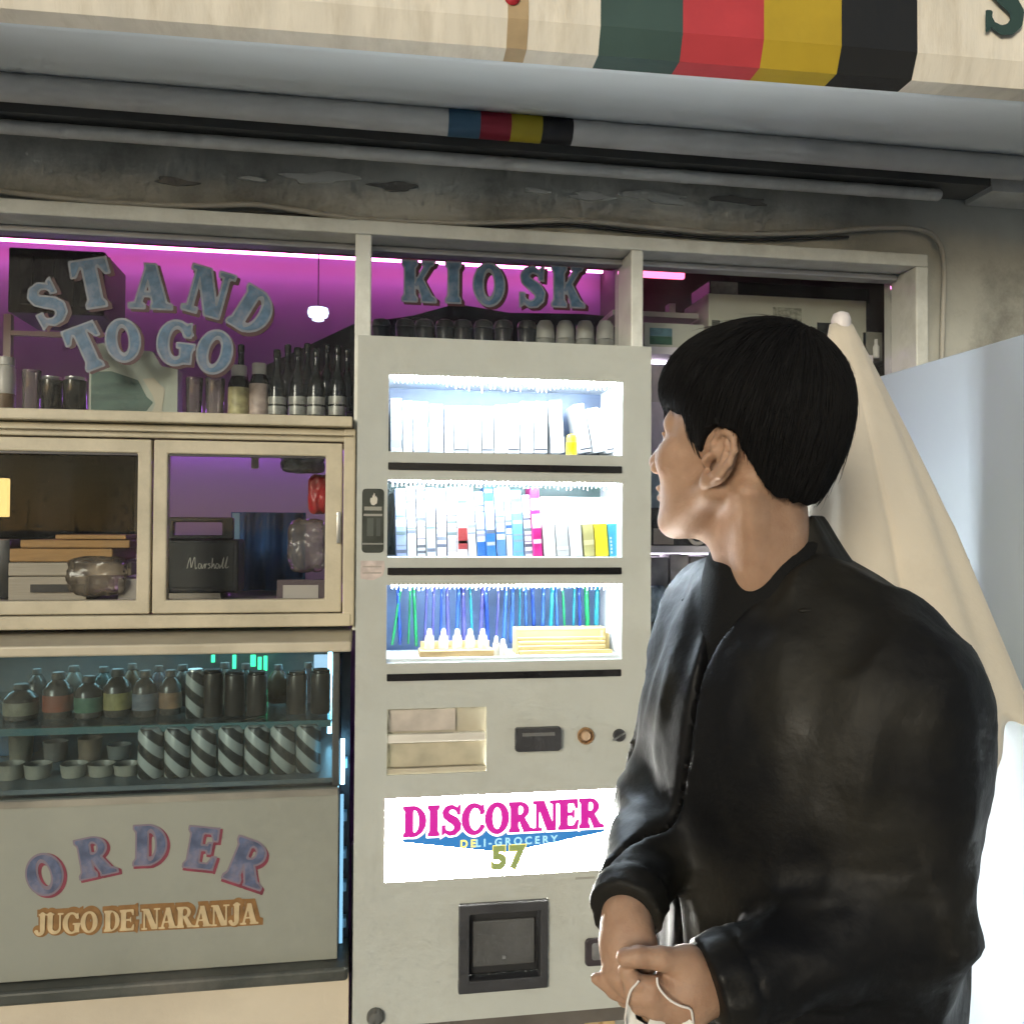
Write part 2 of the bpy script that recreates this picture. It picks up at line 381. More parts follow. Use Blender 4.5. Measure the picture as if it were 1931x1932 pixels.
# ---- levels of the kiosk front, read off the photograph at the plane they stand on
Y0 = 0.0
HT, HB = Z(945, 430, Y0), Z(945, 456, Y0)                 # header board
XP1 = (X(669, 600, Y0), X(700, 600, Y0)); XP2 = (X(1190, 600, Y0), X(1213, 600, Y0)); XJ = (X(1727, 580, Y0), X(1751, 580, Y0))
XL = -2.3
SILL = Z(330, 777, -.03)
kiosk = thing('kiosk_building', 'cream and concrete street kiosk with lettered windows behind the vending machine', 'kiosk')
wp = plate(-3.2, 3.4, 0, 2.75, [(XL, XJ[1], .42, HT)], .03, .13)
link('concrete_wall', wp, MT['concrete'], kiosk)
# plaster scars on the lintel
for i, (u, v, s) in enumerate(((330, 342, .045), (480, 338, .03), (600, 335, .08), (745, 352, .05), (1115, 370, .05), (1240, 372, .08), (1400, 378, .07), (1010, 360, .03))):
    c = PY(u, v, .028); bm = bmesh.new(); n = 26; ph = random.random()*6
    pts = [(s*(.8+.25*math.sin(3*t+ph)+.15*random.random())*math.cos(t), s*.15*(.8+.35*math.sin(2*t+ph*2)+.3*random.random())*math.sin(t)) for t in (2*math.pi*k/n for k in range(n))]
    prism(bm, pts, .027-.002*(i % 2), .034, c[0], c[2])
    link('plaster_patch', bm, mat('plaster_patch', (.60, .60, .55) if i % 3 else (.22, .21, .19), .95, bump=.5, bscale=60), kiosk)
fr = MT['frame_grey']; fc = MT['frame']
bevel_mod(bx('header', XL, XJ[1], 0, .10, HB, HT, fr, kiosk), .003)
TRB = Z(330, 455, .07)
bevel_mod(bx('transom', XL, XJ[0]-.002, .062, .098, TRB, HB-.001, mat('transom_metal', (.45, .46, .50), .35, metal=.4, var=.15), kiosk), .003)
zfoot = Z(665, 1190, 0)
bevel_mod(bx('window_post', XP1[0], XP1[1], -.001, .12, zfoot, HB-.0005, fr, kiosk), .003)
bevel_mod(bx('window_post', XP2[0], XP2[1], -.001, .12, .45, HB-.0005, fr, kiosk), .003)
bevel_mod(bx('window_post', XJ[0], XJ[1]-.001, -.002, .12, .45, HB-.0005, fr, kiosk), .003)
# the bays: panes with their lettering
PYG = .088
def pane(name, x0, x1, z0, z1, y, m, parent, t=.005):
    return bx(name, x0, x1, y, y+t, z0, z1, m, parent)
upper = pane('window_pane', XL, XP1[0]-.001, SILL, TRB-.001, PYG, MT['glass'], kiosk)
mid = pane('window_pane', XP1[1]+.001, XP2[0]-.001, 1.45, TRB-.001, PYG, MT['glass'], kiosk)
right = pane('window_pane', XP2[1]+.001, XJ[0]-.001, .9, TRB-.001, PYG, MT['glass'], kiosk)

LB = mat('letter_blue_vinyl', (.06, .135, .235), .5, var=.5, vscale=45, dirt=(.20, .17, .19), dscale=24, damt=.75)
LE = mat('letter_pale_edge', (.20, .22, .26), .5, var=.3, vscale=60)
LR = mat('letter_maroon_shadow', (.045, .006, .012), .5, var=.4, vscale=40)
def vinyl(ch, u, v, hpx, rot, y, parent, mats, layers, wscale=1.0):
    c = PY(u, v, y); dist = float((c-CAM)@CF); size = hpx/FPX*dist
    me, adv = letter_mesh('letter', ch, size, layers, wscale)
    o = link('letter', me, list(mats), parent)
    o.location = (c[0], c[1], c[2]); o.rotation_euler = (0, math.radians(rot), 0)
    return o
ly = [(.035, .07, -.055, .0, 2), (.03, 0, 0, -.0006, 1), (-.012, 0, 0, -.0012, 0)]
yl = PYG-.0012
for ch, u, v, h, r in (('S', 88, 573, 82, -28), ('T', 174, 535, 90, -12), ('A', 285, 540, 84, 0), ('N', 393, 551, 88, 14), ('D', 478, 588, 84, 30)):
    vinyl(ch, u, v, h, r, yl, upper, (LB, LE, LR), ly, 1.05)
for ch, u, v, h, r in (('T', 163, 656, 84, -24), ('O', 232, 642, 76, -6), ('G', 333, 647, 80, 4), ('O', 405, 664, 78, 14)):
    vinyl(ch, u, v, h, r, yl, upper, (LB, LE, LR), ly, 1.02)
for ch, u, v in (('K', 790, 531), ('I', 855, 533), ('O', 922, 537), ('S', 1003, 541), ('K', 1071, 541)):
    vinyl(ch, u, v, 76, 0, yl, mid, (LB, LE, LR), ly, .98)

# ---- serving hatch with two sliding sashes
z = lambda v: Z(330, v, -.02)
bevel_mod(bx('sill_board', XL, XP1[0]-.002, -.035, .12, z(799), SILL-.0005, fc, kiosk), .003)
bevel_mod(bx('track_rail', XL, XP1[0]-.002, -.012, .05, z(826), z(801), fc, kiosk), .003)
bevel_mod(bx('track_lip', XL, XP1[0]-.002, -.024, .0, z(815), z(812), fc, kiosk), .001)
bevel_mod(bx('bottom_rail', XL, XP1[0]-.002, -.018, .05, z(1186), z(1161), fc, kiosk), .003)
bevel_mod(bx('side_stile', X(647, 1000, -.016), XP1[0]+.004, -.016, .05, z(1186)+.001, z(800), fc, kiosk), .003)
def sash(u0, u1, pu0, pu1, yf, latch):
    x0, x1 = X(u0, 1000, yf), X(u1, 1000, yf); a0, a1 = X(pu0, 1000, yf), X(pu1, 1000, yf)
    z0, z1, b0, b1 = z(1159), z(829), z(1133), z(855)
    s = bpy.data.objects.new('window_sash', None); COL.objects.link(s); s.parent = kiosk
    bevel_mod(link('sash_frame', plate(x0, x1, z0, z1, [(a0, a1, b0, b1)], yf, yf+.026), fc, s), .003)
    pane('window_pane', a0-.004, a1+.004, b0-.004, b1+.004, yf+.012, MT['glass'], s)
    zc = (z0+z1)/2
    if latch: bx('latch', x1-.010, x1-.002, yf-.008, yf, zc-.03, zc+.03, MT['metal'], s, .002)
    # weatherstrip between glass and frame
    bx('glazing_strip', a0-.002, a1+.002, yf+.004, yf+.012, b1-.004, b1+.001, MT['dark'], s)
    return s
sash(-620, 284, -560, 258, -.008, False)
sash(288, 645, 315, 613, -.010, True)

# ---- counter slab, display case and base
YC = -.165
zc0, zc1 = Z(330, 1236, YC), Z(330, 1215, YC)
XC1 = X(663, 1225, YC)
bevel_mod(bx('counter_slab', XL, XC1, YC, .12, zc0, zc1, mat('counter_slab', (.56, .50, .38), .35, var=.15, vscale=8, dirt=(.3, .25, .17), dscale=5, damt=.4), kiosk), .004, 3)
YG = -.150
case = thing('display_case', 'glass fronted chilled display case under the counter with ORDER panel', 'display case')
CX1 = X(640, 1400, YG); zt, zm, zb = zc0-.001, Z(330, 1497, YG), Z(330, 1830, YG)
pane('front_glass', XL, CX1-.012, zm, zt, YG, MT['caseglass'], case)
bevel_mod(bx('corner_profile', CX1-.012, CX1, YG-.002, YG+.02, zm+.001, zt, MT['darkmetal'], case), .002)
op = bevel_mod(bx('order_panel', XL, CX1, YG-.004, YG+.012, zb, zm-.0005, mat('order_panel_film', (.285, .29, .245), .35, var=.10, vscale=3, dirt=(.36, .36, .30), dscale=2.5, damt=.5, coat=.3), case), .002)
bx('panel_trim', XL, CX1-.002, YG-.008, YG-.0042, zm-.012, zm-.001, mat('panel_trim', (.34, .32, .27), .4, metal=.5, var=.3), case)
LB2 = mat('order_letter_violet', (.095, .12, .21), .5, var=.5, vscale=40, dirt=(.26, .21, .24), dscale=24, damt=.7)
LE2 = mat('order_letter_edge', (.20, .16, .20), .5); LR2 = mat('order_letter_shadow', (.22, .035, .06), .5, var=.4, vscale=30)
ly2 = [(.045, .05, -.05, .0, 2), (.03, 0, 0, -.0006, 1), (-.012, 0, 0, -.0012, 0)]
for ch, u, v, h, r in (('O', 84, 1650, 74, -16), ('R', 180, 1616, 74, -10), ('D', 284, 1594, 74, 0), ('E', 382, 1600, 76, 9), ('R', 470, 1628, 82, 22)):
    vinyl(ch, u, v, h, r, YG-.0045, op, (LB2, LE2, LR2), ly2, 1.08)
JB = mat('juice_letter_tan', (.55, .42, .24), .5, var=.25, vscale=40); JR = mat('juice_letter_brown', (.26, .13, .04), .5, var=.4, vscale=35)
ly3 = [(.13, .06, .06, .0, 1), (-.01, 0, 0, -.0012, 0)]
uu = 66
for i, ch in enumerate('JUGO DE NARANJA'):
    adv = glyph_grid(ch)[3]; wpx = 42*adv*.95
    if ch == ' ': uu += 13; continue
    vinyl(ch, uu+wpx/2, 1744-(uu-66)*.052, 40, -2.9*0, YG-.0045-.00006*(i % 5), op, (JB, JR), ly3, 1.0); uu += wpx
CIN = mat('case_interior', (.16, .18, .19), .35, var=.3, vscale=6)
YB = .30
bx('back_panel', XL, CX1, YB, YB+.01, zm-.30, zt, CIN, case)
bx('case_floor', XL, CX1-.002, YG+.014, YB, zm+.004, zm+.012, CIN, case)
zs = Z(330, 1349, .0)
bx('case_shelf', XL, CX1-.016, -.09, YB-.005, zs-.006, zs, glass('shelf_glass', .9, (.75, .9, .92), smudge=.2), case)
bx('shelf_edge', XL, CX1-.016, -.094, -.0901, zs-.010, zs+.002, mat('shelf_edge_green', (.12, .22, .22), .15, metal=.3), case)
bx('case_side', CX1-.0105, CX1-.004, YG+.021, YB, zm, zt, glass('side_glass', .9, (.7, .9, .97)), case)
blueled = emis('case_led_blue', (.30, .72, 1.0), 9)
bx('case_led_and_fill', CX1-.75, CX1-.05, .09, .10, zt-.014, zt-.006, emis('case_fill_cyan', (.45, .85, 1.0), 9), case)  # added out of sight behind the slab to fill the case with cyan
bx('case_led_and_fill', CX1-.030, CX1-.022, .13, .14, zm+.03, zt-.02, blueled, case)
xg0, xg1 = X(642, 1500, -.09), X(656, 1500, -.09)
bx('side_led', xg0, xg0+.007, -.10, -.095, Z(645, 1480, -.1), Z(645, 1395, -.1), blueled, case)
bx('side_led', xg0, xg0+.006, -.10, -.095, Z(645, 1780, -.1), Z(645, 1500, -.1), emis('case_led_soft', (.30, .65, .95), .7), case)
bx('side_cover', xg0, XC1-.002, -.07, -.06, .6, zc0-.01, mat('side_cover', (.05, .06, .08), .4, var=.4, vscale=30), case)
for v in (1440, 1540, 1610, 1672, 1740):
    zz = Z(650, v, -.09); bx('side_bracket', xg0+.001, XC1-.006, -.094, -.075, zz-.008, zz+.008, mat('bracket_blue', (.25, .42, .55), .4), case)
zl = Z(330, 1880, -.19)
bevel_mod(bx('base_ledge', XL, XC1-.001, -.185, -.02, zl, zb-.001, mat('dark_ledge', (.07, .075, .065), .45, var=.5, vscale=7, dirt=(.22, .2, .17), dscale=5, damt=.5), kiosk), .006, 3)
bx('base_wall', XL, XC1, -.150, .02, 0, zl-.001, mat('base_wall_paint', (.62, .54, .42), .7, var=.12, vscale=3, bump=.25, bscale=60, dirt=(.45, .38, .3), dscale=2, damt=.5), kiosk)
bx('base_wall', XC1+.002, XJ[1], -.0005, .02, .42, .9, MT['concrete'], kiosk)

# ---- the room behind the glass
RW = mat('room_wall_paint', (.36, .25, .42), .8, var=.08, vscale=2)
RD = mat('room_dark_paint', (.10, .07, .08), .8, var=.2, vscale=3)
room = thing('kiosk_room', 'purple lit room seen through the kiosk windows', 'room')
YW = 1.45; ZC = 2.52
bx('back_wall', XL-.2, .86, YW, YW+.05, 0, ZC, RW, room)
bx('back_wall', .862, 1.9, YW-.25, YW+.05, 0, ZC, RD, room)
bx('ceiling', XL-.2, 1.9, .131, YW+.05, ZC+.001, ZC+.05, mat('room_ceiling', (.35, .33, .33), .8), room)
bx('room_floor', XL-.2, 1.9, .31, YW+.05, .001, .01, RD, room)
bx('side_wall', XL-.25, XL-.2, .131, YW+.05, 0, ZC, RD, room)
bx('side_wall', 1.9, 1.95, .131, YW+.05, 0, ZC, RD, room)
zcv = Z(600, 480, YW-.165)
bx('cove_board', XL-.2, .86, YW-.175, YW-.16, zcv, ZC, mat('cove_wood', (.48, .36, .18), .5, var=.3, vscale=10, stretch=(1, 6, 6)), room)
bx('led_strip', XL, .85, YW-.075, YW-.062, zcv+.018, zcv+.026, emis('pink_led', (1.0, .20, .60), 12), room)
bx('led_strip', XL, .85, YW-.110, YW-.100, zcv+.030, zcv+.038, emis('violet_cove_fill', (.50, .18, .9), 6), room)  # violet strip added in the cove to turn the wall purple
zsh = Z(330, 800, YW-.12)
bx('fill_strip_shelf', XL, .84, YW-.14, YW-.001, zsh, zsh+.02, RD, room)  # unseen shelf added only to hide the violet strip below it
bx('led_strip', XL, .84, YW-.03, YW-.02, zsh-.014, zsh-.004, emis('violet_wall_fill', (.50, .16, .9), 32), room)  # violet fill added out of sight to tint the lower wall
c = PY(1255, 513, .95)
pkm = emis('pink_tube', (1.0, .12, .25), 3.2)
bx('light_tube', X(1195, 513, .95), X(1292, 513, .95), .95, .97, Z(1255, 523, .95), Z(1255, 503, .95), pkm, room, .004)
# far right wall lit by that tube
# round pendant lamp
lp = PY(600, 592, .95)
lampo = thing('pendant_lamp', 'small bluish white pendant lamp glowing behind the STAND letters', 'lamp', tuple(lp))
bm = bmesh.new(); lathe(bm, [(.010, .02), (.028, .016), (.031, .003), (.027, -.009), (.01, -.010)], 18); smooth(link('lamp_shade', bm, emis('lamp_glow', (.55, .75, 1.0), 2.2), lampo))
bm = bmesh.new(); lathe(bm, [(.006, -.014), (.017, -.015), (.018, -.019), (.01, -.022)], 18); smooth(link('lamp_lens', bm, emis('lamp_glow_lens', (.6, .8, 1.0), 1.6), lampo))
bx('cord', -.0015, .0015, -.0015, .0015, .025, ZC-lp[2], MT['dark'], lampo)

# ================================================================== ROOF EDGE
def edge_pts(pts, y):   # fit straight x-z line on plane y
    return [PY(u, v, y) for u, v in pts]
YF, YR = -.53, -.13
ang = math.radians(-1.6)
zf = Z(965, 81, YF)
roof = thing('roof_canopy', 'white kiosk roof canopy with colour striped fascia over the window', 'canopy')
# fascia board runs at a slight angle to the wall; built along its own axis then turned
fx0, fx1 = -2.6, 3.0
piv = PY(965, 81, YF)
faco = bpy.data.objects.new('fascia_board', None)
def fas(name, ua, ub, m, proud=0.0):
    xa = fx0 if ua is None else (X(ua, 120, YF)-piv[0])*1.0
    xb = fx1 if ub is None else (X(ub, 120, YF)-piv[0])*1.0
    bm = bmesh.new(); t = .020
    # section: upright face, then a lower lip turned inward
    sec = [(-.001-proud, .62), (-.001-proud, .034), (.014-proud*.7, .0), (t+.03, .0), (t+.03, .012), (t, .036), (t, .62)]
    A = [bm.verts.new((xa, s[0], s[1])) for s in sec]; B = [bm.verts.new((xb, s[0], s[1])) for s in sec]; n = len(sec)
    for i in range(n): bm.faces.new((A[i], A[(i+1) % n], B[(i+1) % n], B[i]))
    bm.faces.new(A[::-1]); bm.faces.new(B); bmesh.ops.recalc_face_normals(bm, faces=bm.faces[:])
    o = link(name, bm, m, roof); o.location = (piv[0], YF, zf); o.rotation_euler = (0, math.radians(0.0), ang)
    return o
fcream = mat('fascia_cream', (.84, .77, .65), .6, var=.12, vscale=6, bump=.2, bscale=40, dirt=(.50, .42, .30), dscale=5, damt=.55, stretch=(4, 1, .8))
def pt(name, c): return mat(name, c, .55, var=.12, vscale=10, bump=.15, bscale=60)
fas('fascia_board', None, 957, fcream)
fas('fascia_board', 996, 1131, fcream)
fas('fascia_seam', 957.2, 995.8, mat('fascia_tan', (.50, .36, .2), .7, var=.25, vscale=14), .001)
fas('stripe', 1131.2, 1284, pt('stripe_green', (.045, .085, .075)), .001)
fas('stripe', 1284.2, 1434, pt('stripe_red', (.52, .045, .055)), .001)
fas('stripe', 1434.2, 1577, pt('stripe_yellow', (.50, .34, .02)), .001)
fas('stripe', 1577.2, 1716, pt('stripe_black', (.012, .012, .012)), .001)
fas('fascia_board', 1716.2, None, fcream)
c = PY(1872, 18, YF-.004); 
me, adv = letter_mesh('letter', 'S', 128/FPX*float((c-CAM)@CF), [(0, 0, 0, -.002, 0)], .98)
o = link('letter', me, mat('sign_green_paint', (.035, .07, .06), .55), roof); o.location = (c[0], YF-.004+(c[0]-piv[0])*math.tan(ang)-.002, c[2]); o.rotation_euler = (0, 0, ang)
c = PY(966, -6, YF-.004); bm = bmesh.new(); lathe(bm, [(.0, .0), (.011, 0), (.011, .001), (0, .001)], 16)
o = link('painted_dot', bm, mat('sign_red_paint', (.5, .02, .03), .55), roof); o.rotation_euler = (math.radians(90), 0, ang); o.location = (c[0], YF-.003, c[2])
# soffit: from the fascia's foot back to the roller; front edge follows the fascia
zr = Z(965, 203, YR)
bm = bmesh.new()
NX = 24
def fy(x): return YF+.048+(x-piv[0])*math.tan(ang)
top, bot = [], []
for i in range(NX+1):
    x = -2.5+5.4*i/NX
    for j in range(9):
        t = j/8; y = fy(x)*(1-t)+YR*t; zz = (zf+.013)*(1-t)+zr*t+.012*math.sin(math.pi*t)
        top.append(bm.verts.new((x, y, zz)))
bm.verts.ensure_lookup_table()
for i in range(NX):
    for j in range(8):
        f = bm.faces.new((top[i*9+j], top[i*9+j+1], top[(i+1)*9+j+1], top[(i+1)*9+j])); f.smooth = True
so = link('soffit', bm, MT['soffit'], roof)
md = so.modifiers.new('s', 'SOLIDIFY'); md.thickness = .012; md.offset = 1
bx('roof_deck', -3.2, 3.4, YF+.05, .32, zf+.30, zf+.36, MT['recess_shade'], roof)
# awning roller with its four colour marks
yr = YR-.005
zra, zrb = Z(965, 205, yr), Z(965, 255, yr); rr_ = (zra-zrb)/2
aw = thing('awning_roller', 'long grey rolled awning tube with blue red yellow black bands', 'awning', (0, 0, 0))
grm = mat('grey_awning_cloth', (.62, .62, .61), .75, var=.12, vscale=12, bump=.15, bscale=50)
def rollseg(name, ua, ub, m, r):
    xa = -2.6 if ua is None else X(ua, 232, yr); xb = 2.9 if ub is None else X(ub, 232, yr)
    bm = bmesh.new(); tube(bm, [(xa, yr+.02, (zra+zrb)/2), (xb, yr+.02, (zra+zrb)/2)], r, 24); return smooth(link(name, bm, m, aw), 50)
rollseg('roller_tube', None, 846, grm, rr_); rollseg('colour_band', 846.3, 906.5, pt('band_blue', (.055, .14, .24)), rr_*1.03); rollseg('colour_band', 906.7, 964.5, pt('band_red', (.28, .012, .035)), rr_*1.03)
rollseg('colour_band', 964.7, 1023, pt('band_yellow', (.45, .36, .02)), rr_*1.03); rollseg('colour_band', 1023.2, 1081, pt('band_black', (.014, .014, .018)), rr_*1.03); rollseg('roller_tube', 1081.2, None, grm, rr_)
# recess above the wall and the grey pipe under it
bx('recess_board', -3.2, 3.4, -.055, .029, Z(965, 296, -.05)+.012, zr+.3, MT['recess_shade'], roof)
ypi = -.035
pz0, pz1 = Z(965, 321, ypi), Z(965, 297, ypi)
pipe = thing('wall_pipe', 'straight grey conduit pipe along the wall under the awning', 'pipe')
bm = bmesh.new(); zz = (pz0+pz1)/2; r = (pz1-pz0)/2
tube(bm, [(-2.8, ypi, zz), (X(1768, 345, ypi), ypi, zz), (X(1772, 345, ypi), ypi, zz)], [r, r, r*.8], 20); smooth(link('pipe_tube', bm, MT['pipe'], pipe), 50)
for u in (120, 640, 960, 1290, 1640):
    bm = bmesh.new(); xx = X(u, 300, ypi); tube(bm, [(xx-.008, ypi, zz), (xx+.008, ypi, zz)], r*1.05, 20); smooth(link('pipe_clip', bm, MT['pipe'], pipe), 50)
o = tag(bx('wall_duct', X(1865, 340, -.05), 2.9, -.06, .029, Z(1900, 366, -.05), Z(1900, 318, -.05), MT['pipe'], None, .004), 'grey sheet metal duct box at the wall right of the pipe end', 'duct')
# cables
def cable(label, pts, y, r, m, name='cable'):
    P = spline([PY(u, v, y) for u, v in pts], 8); bm = bmesh.new(); tube(bm, P, r, 8); return tag(smooth(link(name, bm, m)), label, 'cable')
cgm = mat('pale_grey_cable', (.50, .48, .43), .6, var=.2, vscale=20, dirt=(.2, .19, .16), dscale=10, damt=.5)
cable('pale grey cable sagging across the concrete and bending down at right', [(-60, 355), (0, 361), (90, 371), (230, 384), (370, 388), (480, 386), (560, 397), (680, 413), (860, 421), (960, 419), (1090, 416), (1220, 428), (1380, 440), (1540, 438), (1660, 429), (1730, 432), (1766, 450), (1780, 500), (1778, 600), (1776, 690), (1774, 900)], .015, .0056, cgm)
cable('thin dark cable just under the pale one along header', [(-60, 372), (120, 384), (300, 397), (460, 402), (620, 408), (760, 424), (900, 428), (1060, 424), (1200, 437), (1400, 452), (1600, 447)], .022, .003, MT['dark'])

# ================================================================== PARTITION at the right
xp = .95
zpt = float(PX(1800, 668, xp)[2])
part = bevel_mod(bx('partition_panel', xp, xp+.03, -1.45, -.20, .04, zpt, mat('pale_blue_partition_paint', (.49, .57, .65), .5, var=.04, vscale=3, bump=.06, bscale=60)), .003)
c = PX(1823, 1060, xp-.001); bm = bmesh.new(); lathe(bm, [(0, 0), (.006, 0), (.006, .002), (.003, .005), (0, .005)], 14)
bo = smooth(link('bolt', bm, MT['darkmetal'], part), 40); bo.rotation_euler = (0, math.radians(-90), 0); bo.location = (xp-.0003, c[1], c[2])
tag(part, 'white partition panel running out from the wall behind the furled parasol', 'panel')
# ================================================================== VENDING MACHINE
YM = -.170
mx0, mx1 = X(670.5, 1200, YM), X(1228, 850, YM)
mz0, mz1 = Z(950, 1919, YM), Z(950, 643, YM)
vm = thing('vending_machine', 'cream slim vending machine with three lit display windows and backlit sign', 'vending machine', (0, 0, 0))
w1, w2, w3 = rect(733, 713.5, 1174, 855.5, YM), rect(730.5, 908, 1173.5, 1051.5, YM), rect(729, 1103, 1173, 1248, YM)
sg = rect(726, 1498, 1172, 1652.5, YM)
pp = rect(729.7, 1336, 917.6, 1460, YM)
dd = rect(864, 1700, 1032.5, 1867.5, YM)
YBK = -.006
front = link('front_panel', plate(mx0, mx1, mz0, mz1, [w1, w2, w3, sg, pp, dd], YM, YM+.004), MT['cream'], vm)
bevel_mod(front, .0015)
bm = bmesh.new()
for a in ((mx0, mx0+.003, YM+.0042, YBK, mz0, mz1), (mx1-.003, mx1, YM+.0042, YBK, mz0, mz1), (mx0+.0031, mx1-.0031, YM+.0042, YBK, mz1-.003, mz1), (mx0+.0031, mx1-.0031, YM+.0042, YBK, mz0, mz0+.003), (mx0+.0031, mx1-.0031, YBK-.003, YBK, mz0+.0031, mz1-.0031)): box(bm, *a)
link('cabinet', bm, MT['cream'], vm)
cavw = mat('display_white_liner', (.82, .84, .86), .4)
ledws = [emis('white_led', (.80, .91, 1.0), q) for q in (520, 330, 330)]
backs = [mat('display_back_steel_blue', (.10, .13, .20), .4, var=.3, vscale=9), mat('display_back_green', (.10, .16, .15), .4, var=.4, vscale=9), mat('display_back_blue', (.10, .16, .30), .4, var=.5, vscale=9)]
for k, w in enumerate((w1, w2, w3)):
    x0, x1, z0, z1 = w
    d = bpy.data.objects.new('display_window', None); COL.objects.link(d); d.parent = vm
    bm = bmesh.new(); yb = YBK-.012; t = .003
    box(bm, x0-t, x0+.0002, YM+.0045, yb, z0-t, z1+t); box(bm, x1-.0002, x1+t, YM+.0045, yb, z0-t, z1+t)
    box(bm, x0+.0003, x1-.0003, YM+.0045, yb, z1-.0002, z1+t); box(bm, x0+.0003, x1-.0003, YM+.0045, yb, z0-t, z0-.0001)
    link('liner', bm, cavw, d)
    bx('back_plate', x0-t, x1+t, yb+.0003, yb+.004, z0-t, z1+t, backs[k], d)
    pane('display_glass', x0+.0006, x1-.0006, z0+.0004, z1-.0006, YM+.0050, MT['mglass'], d, .003)
    bm = bmesh.new(); n = 52
    for i in range(n):
        xx = x0+.006+(x1-x0-.012)*(i+.5)/n
        box(bm, xx-.0016, xx+.0016, YM+.016, YM+.022, z1-.0042, z1-.0012)
    link('led_strip', bm, ledws[k], d)
    bm = bmesh.new()                                   # added pale drips behind the strip, imitating reflections of the LEDs
    for i in range(n):
        xx = x0+.006+(x1-x0-.012)*(i+.5)/n; L = .005+.008*random.random()**2*(1.8 if .2 < i/n < .7 and k == 0 else .6)
        box(bm, xx-.0009, xx+.0009, YM+.03, YM+.0318, z1-.003-L, z1-.0015)
    link('reflection_drips', bm, mat('pale_reflection', (.75, .8, .85), .2), d)
for i, v in enumerate((876+6.8, 1070.5+6.9, 1267+6.8)):
    a = rect(732-i*1.3, v-6.6, 1172-i*.7, v+6.6, YM)
    bm = bmesh.new(); prism(bm, rrect(a[1]-a[0], a[3]-a[2], .0012, 3), YM-.003, YM-.0002, (a[0]+a[1])/2, (a[2]+a[3])/2)
    bb = link('price_bar', bm, mat('price_bar_black', (.012, .011, .012), .22, var=.3, vscale=12), vm)
# price card holder (recessed)
x0, x1, z0, z1 = pp
hol = bpy.data.objects.new('card_holder', None); COL.objects.link(hol); hol.parent = vm
beig = mat('card_holder_beige', (.46, .42, .33), .5, var=.15, vscale=9, dirt=(.36, .29, .17), dscale=9, damt=.6)
bx('holder_back', x0-.004, x1+.004, YM+.018, YM+.02, z0-.004, z1+.004, beig, hol)
bx('holder_rail', x0, x1-.001, YM+.004, YM+.0178, z0+(z1-z0)*.47, z0+(z1-z0)*.60, mat('holder_rail', (.66, .62, .54), .4, var=.1), hol, .003)
bx('info_card', x0+.003, x0+(x1-x0)*.69, YM+.012, YM+.0135, z0+(z1-z0)*.64, z1-.004, mat('faded_card', (.50, .44, .38), .6, var=.2, vscale=25), hol)
bx('info_card', x0+.003, x1-.006, YM+.013, YM+.0145, z0+(z1-z0)*.10, z0+(z1-z0)*.45, mat('faded_card_olive', (.48, .43, .31), .6, var=.2, vscale=25), hol)
bx('holder_foot', x0, x1, YM+.006, YM+.0178, z0-.002, z0+(z1-z0)*.08, beig, hol)
# bill slot
a = rect(970.7, 1371, 1055.5, 1415, YM); cx, cz, w, h = (a[0]+a[1])/2, (a[2]+a[3])/2, a[1]-a[0], a[3]-a[2]
bs = bpy.data.objects.new('bill_slot', None); COL.objects.link(bs); bs.parent = vm
bm = bmesh.new(); prism(bm, rrect(w, h, .004), YM-.012, YM-.0003, cx, cz); bmesh.ops.bevel(bm, geom=[e for e in bm.edges if abs(e.verts[0].co.y-YM+.012)+abs(e.verts[1].co.y-YM+.012) > 9 or (e.verts[0].co.y < YM-.011 and e.verts[1].co.y < YM-.011)], offset=.003, segments=2, affect='EDGES')
smooth(link('slot_body', bm, MT['dark'], bs), 40)
bx('slot_mouth', cx-w*.36, cx+w*.36, YM-.0125, YM-.0119, cz+h*.16, cz+h*.30, mat('slot_mouth', (.16, .16, .155), .3), bs)
# button and key knob
def disc(name, u, v, rpx, prof, m, par):
    c = PY(u, v, YM); s = rpx/FPX*float((c-CAM)@CF); bm = bmesh.new(); lathe(bm, [(p[0]*s, p[1]) for p in prof], 24)
    o = smooth(link(name, bm, m, par), 40); o.rotation_euler = (math.radians(90), 0, 0); o.location = (c[0], YM-.0003, c[2]); return o, s
copper = mat('copper_button', (.62, .36, .18), .3, metal=.85, var=.2, vscale=30)
disc('button_ring', 1104, 1388, 16, [(.72, .0), (1, 0), (1, .004), (.92, .006), (.74, .006), (.72, .001)], copper, vm)
disc('button_cap', 1104, 1388, 16, [(0, .0), (.69, 0), (.69, .003), (.5, .0065), (0, .0075)], mat('button_cap', (.70, .50, .33), .3, metal=.4), vm)
lk, s = disc('lock_plate', 1167, 1387, 12, [(0, 0), (1, 0), (1, .004), (.9, .006), (0, .006)], MT['dark'], vm)
bx('lock_key', -.004, .004, -.0006, .0006, .006, .011, MT['metal'], lk)
lk.rotation_euler = (math.radians(90), math.radians(-30), 0)
o = bx('lock_lever', -s*1.35, s*.9, -.0016, .0016, .0062, .0082, MT['metal'], lk)
